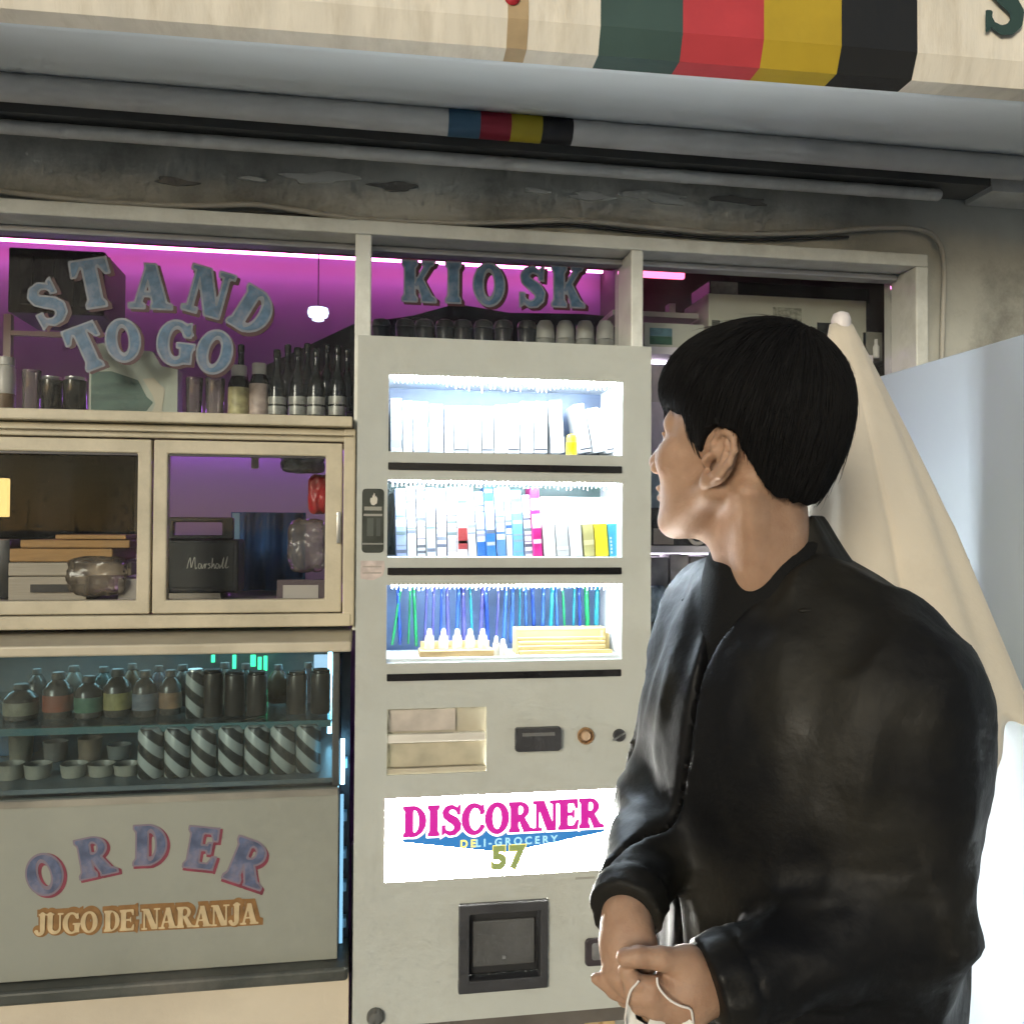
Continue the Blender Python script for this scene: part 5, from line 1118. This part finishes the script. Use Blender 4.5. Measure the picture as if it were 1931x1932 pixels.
def smax(a, b, k): return -smin(-a, -b, k)
def cap(p, a, b, ra, rb=None):
    rb = ra if rb is None else rb
    a = np.asarray(a, np.float32); b = np.asarray(b, np.float32); e = b-a; q = p-a
    t = np.clip((q@e)/max(float(e@e), 1e-9), 0, 1); d = q-t[:, None]*e
    return np.sqrt((d*d).sum(1))-(ra+(rb-ra)*t)
def chain(p, pts, rs, k=.004):
    d = None
    for i in range(len(pts)-1):
        q = cap(p, pts[i], pts[i+1], rs[i], rs[i+1]); d = q if d is None else smin(d, q, k)
    return d
def elp(p, c, r, B=None):
    q = p-np.asarray(c, np.float32)
    if B is not None: q = q@np.asarray(B, np.float32).T
    q = q/np.asarray(r, np.float32); k0 = np.sqrt((q*q).sum(1)); k1 = np.sqrt(((q/np.asarray(r, np.float32))**2).sum(1))
    return k0*(k0-1)/np.maximum(k1, 1e-6)
def vnoise(p, seed=0):
    i = np.floor(p).astype(np.int64); f = (p-i); f = f*f*(3-2*f); out = 0
    for a in (0, 1):
        for b in (0, 1):
            for c in (0, 1):
                hsh = ((i[:, 0]+a)*73856093 ^ (i[:, 1]+b)*19349663 ^ (i[:, 2]+c)*83492791 ^ seed*2654435761) & 0xFFFFFF
                hsh = (hsh*1103515245+12345) & 0x7FFFFFFF; hsh = ((hsh >> 8) ^ hsh) & 0xFFFF
                w = (f[:, 0] if a else 1-f[:, 0])*(f[:, 1] if b else 1-f[:, 1])*(f[:, 2] if c else 1-f[:, 2])
                out = out+w*(hsh/65535.)
    return out*2-1
UP = np.array([0, 0, 1.]); fh = CF*np.array([1, 1, 0]); fh /= np.linalg.norm(fh); rh = np.cross(fh, UP)
# ---- head frame: looks to the picture's left and a little away, chin raised
PHI, ALP = math.radians(43), math.radians(14)
Hf0 = -rh*math.cos(PHI)+fh*math.sin(PHI); Hl = np.cross(UP, Hf0)
Hf = Hf0*math.cos(ALP)+UP*math.sin(ALP); Hu = np.cross(Hf, Hl)
HO = PD(1402, 864, 1.08); HS = 1.03
HB = np.stack([Hf, Hl, Hu])/HS          # world->local rows
def tolocal(p): return (p-HO.astype(np.float32))@HB.T.astype(np.float32)
def toworld(q): return HO+HS*(q[0]*Hf+q[1]*Hl+q[2]*Hu)
def side_local(u, v, yl_=.074):          # where the sight line meets the near side of the head
    d = ray(u, v); o_ = (CAM-HO)@HB.T; dl = d@HB.T; t = (yl_-o_[1])/dl[1]; return o_+t*dl
NB = PD(1450, 1092, 1.105)
def head_fn(p):
    q = tolocal(p)
    qa = q.copy(); qa[:, 1] = np.abs(qa[:, 1])
    d = elp(q, (-.008, 0, .045), (.098, .077, .086))
    d = smin(d, elp(q, (.034, 0, .036), (.064, .063, .060)), .02)
    d = smin(d, elp(q, (.046, 0, -.022), (.050, .060, .072)), .02)
    d = smin(d, elp(q, (.045, 0, -.072), (.040, .042, .034)), .02)
    d = smin(d, cap(qa, (.000, .056, -.040), (.062, .020, -.095), .017, .014), .022)
    d = smin(d, elp(q, (.071, 0, -.095), (.018, .022, .016)), .014)
    d = smin(d, elp(qa, (.064, .038, -.016), (.026, .024, .022)), .016)
    d = smin(d, cap(qa, (.088, .012, .026), (.076, .046, .024), .010, .009), .012)
    d = smax(d, -elp(qa, (.098, .031, .006), (.016, .018, .012)), .010)
    d = smin(d, elp(qa, (.079, .031, .005), (.0125, .0125, .0125)), .002)
    d = smin(d, cap(qa, (.0915, .020, .0125), (.088, .043, .010), .0028, .002), .003)
    d = smin(d, cap(q, (.094, 0, .018), (.116, 0, -.028), .0075, .0105), .008)
    d = smin(d, elp(qa, (.105, .0125, -.034), (.010, .008, .008)), .005)
    d = smin(d, elp(q, (.0925, 0, -.0575), (.010, .022, .006)), .004)
    d = smin(d, elp(q, (.0900, 0, -.0690), (.010, .019, .0068)), .004)
    # ears
    ea, eb = math.cos(math.radians(14)), math.sin(math.radians(14))
    ex = qa[:, 0]+.010; ez = qa[:, 2]+.004
    e = ex*ea+ez*eb; h = -ex*eb+ez*ea; o_ = qa[:, 1]-.0735-np.clip(-e+.010, 0, .04)*.20
    E = np.stack([e, h, o_], 1).astype(np.float32)
    ear = elp(E, (-.005, .001, -.002), (.0195, .031, .0050))
    ear = smin(ear, elp(E, (.001, -.0255, .000), (.0090, .0095, .0050)), .006)
    hel = chain(E, [(.005, .001, .001), (.011, .014, .003), (.009, .026, .004), (.000, .0325, .005), (-.012, .030, .0055), (-.0205, .019, .006), (-.0215, .004, .006), (-.017, -.012, .005), (-.010, -.022, .003)], [.0026, .0034, .0040, .0042, .0042, .0042, .0040, .0036, .003])
    ear = smin(ear, hel, .003)
    ear = smin(ear, chain(E, [(-.003, .022, .003), (-.0105, .011, .005), (-.012, -.002, .005), (-.007, -.014, .004), (-.001, -.018, .003)], [.0024, .0030, .0032, .003, .0026]), .004)
    ear = smin(ear, elp(E, (.0115, -.006, .0025), (.0042, .0080, .0045)), .004)
    ear = smax(ear, -elp(E, (.0030, -.008, .0075), (.0062, .0120, .0120)), .003)
    ear = smax(ear, -elp(E, (-.002, .012, .0085), (.0050, .0085, .0075)), .003)
    d = smin(d, ear, .006)
    d = smax(d, -elp(E, (.0030, -.008, .006), (.0045, .0085, .0140)), .002)
    # neck in world space
    n0 = toworld((-.030, 0, -.030)); n1 = NB+np.array([0, 0, -.06])+fh*.0
    nk = cap(p, n0, n1, .051, .056)
    a0 = toworld((-.045, .055, -.035)); ch_ = NB-fh*.045-rh*.03+np.array([0, 0, -.035])
    nk = smin(nk, cap(p, a0, ch_, .013, .012), .030)
    nk = smin(nk, cap(p, toworld((.022, 0, -.072)), NB-rh*.022-fh*.015+np.array([0, 0, -.01]), .022, .024), .025)
    d = smin(d, nk, .020)
    return d
lo_ = np.minimum(HO-.16, NB-.12); hi_ = np.maximum(HO+.16, NB+.10); lo_[2] = NB[2]-.06
skin_parts = [surface_nets(head_fn, lo_, hi_, .0026)]

# ---- skeleton of the figure (shoulders turned, forearms meeting in front)
LS, LE_, LW = PD(1702, 1322, .99), PD(1702, 1725, .955), PD(1345, 1858, .905)
RS, RE_, RW = PD(1350, 1180, 1.215), PD(1258, 1500, 1.19), PD(1184, 1712, .968)
Lx = (LS-RS)*np.array([1, 1, 0]); Lx /= np.linalg.norm(Lx); Cx = np.cross(Lx, UP)    # Cx: chest forward
if Cx@fh > 0: Cx = -Cx
TC = (LS+RS)/2; 
def hh(x, y, d): return PD((1700+.233*x)/1.566, (2600+.233*y)/1.566, d)
def lhand(p):
    d = chain(p, [hh(1420, 1150, .905), hh(1400, 1400, .902), hh(1340, 1560, .900)], [.0235, .026, .022], .01)
    d = smin(d, cap(p, hh(1390, 1540, .90), hh(1000, 1520, .893), .021, .016), .014)
    d = smin(d, cap(p, hh(1750, 1330, .912), hh(1440, 1330, .905), .027, .026), .02)
    d = smin(d, chain(p, [hh(1420, 1060, .895), hh(1080, 1000, .886), hh(800, 975, .884), hh(630, 985, .886)], [.0150, .0110, .0098, .0090]), .010)
    d = smin(d, chain(p, [hh(1330, 1420, .892), hh(980, 1360, .882), hh(740, 1310, .884), hh(640, 1150, .892)], [.0130, .0100, .0093, .0085]), .006)
    d = smin(d, chain(p, [hh(1330, 1560, .890), hh(960, 1500, .880), hh(740, 1460, .884), hh(700, 1330, .896)], [.0125, .0100, .0093, .0085]), .004)
    d = smin(d, chain(p, [hh(1330, 1660, .890), hh(1000, 1630, .882), hh(800, 1580, .888), hh(760, 1450, .90)], [.0115, .0095, .0090, .008]), .004)
    d = smin(d, chain(p, [hh(1350, 1720, .895), hh(1080, 1720, .888), hh(930, 1690, .894), hh(880, 1600, .902)], [.0100, .0085, .0080, .0072]), .004)
    nl = elp(p, hh(655, 935, .8775), (.0055, .003, .0055)); return d
def rhand(p):
    d = chain(p, [RW+(RE_-RW)*.3, hh(650, 440, .958), hh(660, 640, .948)], [.020, .0235, .0250], .01)
    d = smin(d, chain(p, [hh(640, 640, .947), hh(600, 860, .940), hh(570, 1050, .934)], [.023, .0230, .0190], .01), .014)
    d = smin(d, chain(p, [hh(740, 640, .940), hh(870, 800, .926), hh(930, 960, .918), hh(900, 1100, .915)], [.0170, .0125, .0105, .0090]), .010)
    d = smin(d, chain(p, [hh(600, 1020, .925), hh(560, 1250, .914), hh(650, 1400, .912)], [.0120, .0100, .0090]), .006)
    d = smin(d, chain(p, [hh(520, 1080, .930), hh(450, 1180, .924), hh(560, 1340, .922)], [.0110, .0095, .0085]), .005)
    d = smin(d, chain(p, [hh(620, 1150, .936), hh(760, 1520, .932), hh(500, 1400, .925), hh(262, 1250, .922)], [.0115, .0100, .0085, .0058]), .004)
    d = smin(d, chain(p, [hh(600, 1150, .940), hh(800, 1540, .940), hh(620, 1520, .935)], [.0105, .0090, .0078]), .004)
    return d
for fn, pts in ((lhand, [hh(600, 850, .87), hh(1760, 1800, .95)]), (rhand, [hh(180, 0, .88), hh(1000, 1640, 1.02)])):
    P = np.array(pts); skin_parts.append(surface_nets(fn, P.min(0)-.035, P.max(0)+.035, .0021))
# trunk, arms and legs under the clothes (coarser)
hip = np.array([TC[0], TC[1], .93]); hipL, hipR = hip+Lx*.09, hip-Lx*.09
kneeL, kneeR = np.array([*(hipL+Lx*.01+Cx*.02)[:2], .50]), np.array([*(hipR-Lx*.01+Cx*.02)[:2], .50])
anL, anR = np.array([*(kneeL+Lx*.01-Cx*.03)[:2], .09]), np.array([*(kneeR-Lx*.01-Cx*.03)[:2], .09])
def under(p):
    d = chain(p, [TC+UP*-.02, np.array([TC[0], TC[1], 1.15]), hip], [.105, .10, .11], .05)
    for a, b, c in ((LS, LE_, LW), (RS, RE_, RW)): d = smin(d, chain(p, [a, b, c], [.042, .036, .026]), .03)
    for a, b, c in ((hipL, kneeL, anL), (hipR, kneeR, anR)): d = smin(d, chain(p, [a, b, c], [.075, .050, .036]), .03)
    return smin(d, cap(p, TC-UP*.02, NB-UP*.02, .06, .055), .03)
skin_parts.append(surface_nets(under, np.minimum(LE_, RE_)*0+np.array([TC[0]-.42, TC[1]-.42, .06]), np.array([TC[0]+.42, TC[1]+.42, NB[2]-.03]), .012))
skin = bpy.data.materials.new('warm_skin'); skin.use_nodes = True
nt = skin.node_tree; nb = nt.nodes['Principled BSDF']; tc = nt.nodes.new('ShaderNodeTexCoord')
n1_ = nt.nodes.new('ShaderNodeTexNoise'); n1_.inputs['Scale'].default_value = 34; n1_.inputs['Detail'].default_value = 5; nt.links.new(tc.outputs['Object'], n1_.inputs[0])
rp = nt.nodes.new('ShaderNodeValToRGB'); rp.color_ramp.elements[0].position = .3; rp.color_ramp.elements[0].color = (.33, .187, .115, 1); rp.color_ramp.elements[1].position = .7; rp.color_ramp.elements[1].color = (.43, .265, .172, 1)
nt.links.new(n1_.outputs[0], rp.inputs[0]); nt.links.new(rp.outputs[0], nb.inputs['Base Color'])
nb.inputs['Roughness'].default_value = .6; nb.inputs['Subsurface Weight'].default_value = .12; nb.inputs['Subsurface Radius'].default_value = (.012, .005, .003); nb.inputs['Subsurface Scale'].default_value = .6
n2_ = nt.nodes.new('ShaderNodeTexNoise'); n2_.inputs['Scale'].default_value = 260; nt.links.new(tc.outputs['Object'], n2_.inputs[0]); bp = nt.nodes.new('ShaderNodeBump'); bp.inputs['Strength'].default_value = .30; bp.inputs['Distance'].default_value = .002
nt.links.new(n2_.outputs[0], bp.inputs['Height']); nt.links.new(bp.outputs[0], nb.inputs['Normal'])
person = link('person', np_mesh('person', skin_parts), skin)
tag(person, 'young man in a black jacket looking over at the vending machine, hands clasped', 'person')

# ---- hair
hl_px = [(1243, 770), (1268, 776), (1290, 790), (1297, 826), (1308, 862), (1318, 862), (1326, 842), (1338, 818), (1368, 806), (1394, 818), (1404, 850), (1422, 890), (1438, 928), (1462, 946), (1500, 954)]
HLp = np.array([side_local(u, v, .070)[[0, 2]] for u, v in hl_px]); HLp = HLp[np.argsort(HLp[:, 0])]
HLp = np.vstack([[-.2, HLp[0, 1]], HLp, [.09, HLp[-1, 1]-.004], [.2, HLp[-1, 1]-.004]])
def hair_core(p):
    q = tolocal(p)
    d = elp(q, (-.009, 0, .064), (.101, .094, .098))
    d = smin(d, elp(q, (.040, 0, .078), (.072, .078, .060)), .03)
    d = smin(d, elp(q, (-.046, 0, .010), (.056, .066, .082)), .03)
    d = smin(d, elp(q, (.070, 0, .066), (.040, .062, .034)), .02)
    return d, q
def hair_fn(p):
    d, q = hair_core(p)
    ang = np.arctan2(q[:, 1], q[:, 0]+.03)
    nz_ = vnoise(np.stack([ang*16, q[:, 2]*9, q[:, 0]*9], 1), 3)
    d = d+.0022*nz_+.0012*vnoise(np.stack([ang*46, q[:, 2]*14, q[:, 0]*10], 1), 5)
    zl = np.interp(q[:, 0], HLp[:, 0], HLp[:, 1])
    jag = .004*vnoise(np.stack([q[:, 0]*120, q[:, 1]*120, q[:, 2]*0], 1), 9)
    cut = (zl+jag)-q[:, 2]
    d = smax(d, cut*.8, .003)
    # the lower back thins into the nape
    return d
hp = surface_nets(hair_fn, HO-.20, HO+.23, .0030)
hairm = mat('black_hair', (.008, .0075, .0075), .8, var=.3, vscale=60, spec=.10)
hair = link('hair', np_mesh('hair', [hp]), hairm, person)
# strands over the cap: thin tapering blades that follow the fall of the hair from the crown
V = hp[0]; rs = np.random.default_rng(4)
loc = tolocal(V.astype(np.float32))
eps = .002
def grad(p):
    g = np.stack([hair_core((p+np.eye(3)[k]*eps).astype(np.float32))[0]-hair_core((p-np.eye(3)[k]*eps).astype(np.float32))[0] for k in range(3)], 1); return g/np.linalg.norm(g, axis=1)[:, None]
NS = 6500
start = V[rs.choice(len(V), NS)]
crown = toworld((-.055, .01, .15))
pts = [start.copy()]; cur = start.copy(); SEG = 6
step = rs.uniform(.0045, .0085, NS)[:, None]; fly = np.where(rs.random(NS) < .06, rs.uniform(.001, .006, NS), 0)
for s_ in range(SEG):
    g = grad(cur); dirv = cur-crown; dirv = dirv-UP*.05*(s_+1)/SEG; dirv /= np.linalg.norm(dirv, axis=1)[:, None]
    dirv = dirv-UP*.55+rs.normal(0, .10, (NS, 3)); dirv = dirv-g*(dirv*g).sum(1)[:, None]; dirv /= np.linalg.norm(dirv, axis=1)[:, None]
    cur = cur+dirv*step; dv = hair_core(cur.astype(np.float32))[0]; lift = .0014+.0016*rs.random(NS)*(s_/SEG)+fly*(s_+1)/SEG; cur = cur-grad(cur)*(dv-lift)[:, None]
    pts.append(cur.copy())
pts = np.stack(pts, 1)                               # NS x 7 x 3
loce = tolocal(pts[:, -1].astype(np.float32)); zl = np.interp(loce[:, 0], HLp[:, 0], HLp[:, 1]); keep = loce[:, 2] > zl-.007
pts = pts[keep]; NS = len(pts)
tang = np.gradient(pts, axis=1); tang /= np.linalg.norm(tang, axis=2)[..., None]+1e-9
gg = grad(pts.reshape(-1, 3)).reshape(pts.shape); side = np.cross(tang, gg)
wdt = np.linspace(1, .12, SEG+1)[None, :, None]*rs.uniform(.0005, .0012, (NS, 1, 1))
A = pts-side*wdt; B = pts+side*wdt; C = pts+gg*wdt*.8
VV = np.stack([A, B, C], 2).reshape(-1, 3)
base_ = (np.arange(NS)*(SEG+1)*3)[:, None, None]; j = (np.arange(SEG)*3)[None, :, None]; tri = np.array([[0, 1], [1, 2], [2, 0]])
FF = np.stack([np.stack([base_+j+a, base_+j+b, base_+j+3+b, base_+j+3+a], -1) for a, b in tri], 0).reshape(-1, 4)
st2 = link('hair_strands', np_mesh('hair_strands', [(VV, FF)]), mat('black_hair_strand', (.009, .0085, .0085), .7, spec=.14), person)

# ---- t-shirt and jacket
TW = np.array([TC[0], TC[1], 1.10])
Bt = np.stack([Lx, Cx, UP])
def torso(p, g=0.0):
    d = elp(p, TC+UP*-.07-Cx*.005, (.195+g, .128+g, .17+g), Bt)
    d = smin(d, elp(p, np.array([TC[0], TC[1], 1.18])+Cx*.01, (.180+g, .130+g, .24+g), Bt), .08)
    d = smin(d, elp(p, np.array([TC[0], TC[1], .97]), (.178+g, .130+g, .20+g), Bt), .08)
    for S_sh in (LS, RS): d = smin(d, cap(p, NB-UP*.018+(fh*.02+rh*.02 if S_sh is LS else 0), S_sh+UP*.012, .046+g, .060+g), .05)
    return d
def neckhole(p, r0, r1): return cap(p, toworld((-.03, 0, -.02)), NB-UP*.02-Cx*.005, r0, r1)
def tee(p):
    d = torso(p, -.004)
    d = smax(d, p[:, 2]*0+(.82-p[:, 2]), .004)
    rim = smax(cap(p, toworld((-.03, 0, -.04)), NB-UP*.055, .066, .075), -(neckhole(p, .06, .066)), .004)
    cutz = ((p-NB)@(UP*.97+Cx*.40))-.048
    d = smin(d, smax(cap(p, NB+UP*.06, NB-UP*.07, .069, .096), cutz, .004), .012)
    fold = vnoise(np.stack([(p@Lx)*26, (p@Cx)*20, p[:, 2]*5], 1), 2)
    return d+.0035*fold
def ridge(p, seed): return 1-np.abs(vnoise(p, seed))*1.6
def sleeve(p, S0, E0, W0_, r0, r1, r2, seed):
    d = chain(p, [S0, E0, W0_], [r0, r1, r2], .03)
    def along(a, b):
        e = b-a; L = np.linalg.norm(e); return ((p-a)@(e/L)), L, e/L
    t1, L1, e1 = along(S0, E0); t2, L2, e2 = along(E0, W0_)
    q = p-E0; el = np.exp(-(q*q).sum(1)/(2*.095**2))
    # folds wrap the arm: ridges stretched round it, dense at the elbow
    s1 = np.stack([t1*26, (p@Lx)*9+t1*7, (p@Cx)*9-t1*6], 1); s2 = np.stack([t2*24, (p@UP)*9+t2*8, (p@Cx)*9], 1)
    fr_ = np.where(t2 > 0, ridge(s2, seed), ridge(s1, seed+3))
    d = d-(.003+.0075*el)*(fr_-.35)
    d = d+.0035*vnoise(p*np.array([13, 13, 6.]), seed+1)-.0035*(ridge(np.stack([t1*52, (p@Lx)*20+t1*18, (p@Cx)*20-t1*12], 1), seed+7)-.35)
    d = d+.0022*np.exp(-((t1-.012)/.0030)**2)                       # armhole seam
    cf = t2-(L2-.036); d = d+.0030*np.exp(-(cf/.0026)**2)-.0015*(cf > 0)
    return smax(d, t2-L2, .004)
WcL = LE_+(LW-LE_)*1.03; WcR = RE_+(RW-RE_)*1.06
def jacket(p):
    d = torso(p, .012)
    fold = vnoise(np.stack([(p@Lx)*20+p[:, 2]*4, (p@Cx)*16, p[:, 2]*4.5], 1), 12)
    d = d+.004*fold-.0070*(ridge(np.stack([(p@Lx)*12+p[:, 2]*3, (p@Cx)*10, p[:, 2]*4.2-(p@Lx)*3], 1), 15)-.35)-.0042*(ridge(np.stack([(p@Lx)*27-p[:, 2]*6, (p@Cx)*22, p[:, 2]*8+(p@Lx)*6], 1), 16)-.35)
    d = smin(d, sleeve(p, LS, LE_, WcL, .073, .064, .042, 21), .035)
    d = smin(d, sleeve(p, RS, RE_, WcR, .064, .056, .036, 31), .035)
    lat = (p-NB)@Lx; fw = (p-NB)@Cx
    # open front: a gap over the t-shirt, widening to the neck
    dn = np.clip((NB[2]-.03-p[:, 2])/.26, 0, 1)
    gap = np.abs(lat-.008+.040*dn+.006*np.sin(p[:, 2]*19))-(.0030+.046*np.clip((p[:, 2]-(NB[2]-.11))/.11, 0, 1.3)**1.6)
    gap = smax(gap, .015-fw, .01)
    d = smax(d, -gap, .006)
    edge = np.abs(gap-.010)-.004                                    # stitched front band
    d = d-.0010*np.exp(-(gap-.008)**2/(2*.006**2))*(gap > 0)
    # neck opening and cuffs
    d = smax(d, -cap(p, NB+UP*.22+rh*.02, NB+UP*.006+Cx*.012, .062, .062), .006)
    d = smax(d, .83-p[:, 2], .006)
    return d
AL = np.array([LS, LE_, LW, RS, RE_, RW, NB])
jl, jh = AL.min(0)-.12, AL.max(0)+.12; jl[2] = .82; jh[2] = NB[2]+.13
jm = bpy.data.materials.new('black_leather_jacket'); jm.use_nodes = True
nt = jm.node_tree; nb = nt.nodes['Principled BSDF']; nb.inputs['Specular IOR Level'].default_value = .18
tc = nt.nodes.new('ShaderNodeTexCoord'); nz = nt.nodes.new('ShaderNodeTexNoise'); nz.inputs['Scale'].default_value = 9; nz.inputs['Detail'].default_value = 4; nt.links.new(tc.outputs['Object'], nz.inputs[0])
mr = nt.nodes.new('ShaderNodeMapRange'); mr.inputs[1].default_value = .3; mr.inputs[2].default_value = .7; mr.inputs[3].default_value = .38; mr.inputs[4].default_value = .72; nt.links.new(nz.outputs[0], mr.inputs[0]); nt.links.new(mr.outputs[0], nb.inputs['Roughness'])
n4 = nt.nodes.new('ShaderNodeTexNoise'); n4.inputs['Scale'].default_value = 5.5; n4.inputs['Detail'].default_value = 5; nt.links.new(tc.outputs['Object'], n4.inputs[0])
r4 = nt.nodes.new('ShaderNodeValToRGB'); r4.color_ramp.elements[0].position = .45; r4.color_ramp.elements[0].color = (.005, .005, .0055, 1); r4.color_ramp.elements[1].position = .68; r4.color_ramp.elements[1].color = (.022, .020, .015, 1); nt.links.new(n4.outputs[0], r4.inputs[0]); nt.links.new(r4.outputs[0], nb.inputs['Base Color'])
n3 = nt.nodes.new('ShaderNodeTexNoise'); n3.inputs['Scale'].default_value = 55; n3.inputs['Detail'].default_value = 6; nt.links.new(tc.outputs['Object'], n3.inputs[0]); bp = nt.nodes.new('ShaderNodeBump'); bp.inputs['Strength'].default_value = .35; bp.inputs['Distance'].default_value = .004; nt.links.new(n3.outputs[0], bp.inputs['Height']); nt.links.new(bp.outputs[0], nb.inputs['Normal'])
jk = link('jacket', np_mesh('jacket', [surface_nets(jacket, jl, jh, .0048)]), jm, person)
ts = link('t_shirt', np_mesh('t_shirt', [surface_nets(tee, jl, jh, .007)]), mat('black_cotton', (.008, .008, .008), .85, bump=.2, bscale=300, spec=.15), person)
# stand-up collar: a band round the back and sides of the neck
NT_ = 48; bm = bmesh.new(); g_ = []
ctop = NB+UP*.078+rh*.000+fh*.012; cbot = NB-UP*.030+rh*.014+fh*.004
for k in range(NT_+1):
    th = math.radians(48+(312-48)*k/NT_); hgt = min(1, max(.02, math.sin(math.pi*k/NT_)*2.3)); dr = Cx*math.cos(th)+Lx*math.sin(th)
    w_ = .0025*math.sin(k*1.1)+.002*math.sin(k*2.7)
    col = []
    for q in range(7):
        f = q/6; rad = .120*(1-f)+.064*f-.004*math.sin(math.pi*f)+w_*f; cc = cbot*(1-f*hgt)+ctop*f*hgt
        col.append(bm.verts.new(tuple(cc+dr*(rad+(1-hgt)*f*.016))))
    g_.append(col)
for k in range(NT_):
    for q in range(6): bm.faces.new((g_[k][q], g_[k+1][q], g_[k+1][q+1], g_[k][q+1])).smooth = True
bmesh.ops.recalc_face_normals(bm, faces=bm.faces[:])
co_ = link('collar', bm, jm, person); md = co_.modifiers.new('s', 'SOLIDIFY'); md.thickness = .006; md.offset = 0; co_.modifiers.new('b', 'SUBSURF').render_levels = 1
# zip teeth along the open edge are too small to show
def trousers(p):
    d = elp(p, hip, (.168, .125, .13), Bt)
    for a, b, c in ((hipL, kneeL, anL), (hipR, kneeR, anR)): d = smin(d, chain(p, [a, b, c+UP*.02], [.100, .080, .068], .03), .05)
    return smax(d+.004*vnoise(p*14, 41), p[:, 2]-.97, .01)
link('trousers', np_mesh('trousers', [surface_nets(trousers, [TC[0]-.33, TC[1]-.33, .03], [TC[0]+.33, TC[1]+.33, 1.0], .011)]), mat('dark_trousers', (.02, .02, .024), .8, bump=.2, bscale=150), person)
for an in (anL, anR):
    def shoe(p, an=an):
        t = an+Cx*.06
        d = elp(p, np.array([t[0], t[1], .045]), (.048, .135, .045), Bt); d = smin(d, cap(p, np.array([an[0], an[1], .05]), np.array([an[0], an[1], .10]), .045, .042), .02)
        return smax(d, .004-p[:, 2], .004)
    link('shoe', np_mesh('shoe', [surface_nets(shoe, [an[0]-.22, an[1]-.22, -.01], [an[0]+.22, an[1]+.22, .16], .008)]), mat('black_shoe', (.02, .02, .02), .4), person)

# ---- paper bag on white strings, held in the clasped hands
bag = thing('paper_bag', 'white paper bag hanging by thin string handles from his hands', 'bag')
bgm = mat('white_bag_paper', (.72, .71, .66), .6, var=.05, vscale=20, bump=.2, bscale=30)
c0 = hh(650, 1640, .885); c1_ = hh(1500, 1700, .875); dx_ = c1_-c0; dx_[2] = 0; wv = float(np.linalg.norm(dx_)); ex_ = dx_/wv; ey_ = np.cross(UP, ex_)
if ey_@fh < 0: ey_ = -ey_
ztop = float(hh(800, 1790, .885)[2])
bm = bmesh.new(); prof_ = [(0, .044), (.05, .026), (.14, .004), (.30, -.002), (.38, .010), (.50, .010), (.62, -.004), (.8, .000), (.93, .016), (1, .030)]
F_, B_ = [], []
for f, dz in prof_:
    pf = c0+dx_*f; F_.append((pf, ztop+dz))
rows = []
for t in (0, .25, .5, .75, 1.0):
    rw = []
    for s_, sg_ in ((0, 1), (1, -1)):
        for (pf, zt2) in (F_ if sg_ == 1 else F_[::-1]):
            y_ = (0 if s_ == 0 else .055)*(.55+.45*t) - (0 if s_ else .0)
            zz = zt2*(1-t)+(ztop-.26)*t if s_ == 0 else (zt2-.008)*(1-t)+(ztop-.26)*t
            q = pf+ey_*(y_-.01*t+.003*math.sin(9*zz*10)); rw.append(bm.verts.new((q[0], q[1], zz)))
    rows.append(rw)
n = len(rows[0])
for i in range(4):
    for k in range(n): bm.faces.new((rows[i][k], rows[i][(k+1) % n], rows[i+1][(k+1) % n], rows[i+1][k])).smooth = True
bm.faces.new(rows[-1]); bmesh.ops.recalc_face_normals(bm, faces=bm.faces[:])
o = link('bag_body', bm, bgm, bag); o.modifiers.new('s', 'SOLIDIFY').thickness = .0006
stm = mat('white_string', (.80, .74, .68), .6)
for pl in ([(800, 1280, .872), (760, 1330, .8705), (700, 1400, .8685), (660, 1520, .868), (640, 1660, .870), (628, 1760, .874), (640, 1840, .884)], [(1030, 1240, .872), (1040, 1330, .870), (1090, 1420, .868), (1200, 1530, .866), (1330, 1600, .866), (1450, 1640, .867), (1480, 1740, .869), (1492, 1840, .875)]):
    bm = bmesh.new(); tube(bm, spline([hh(*q) for q in pl], 6), .00115, 8); link('string_handle', bm, stm, bag)
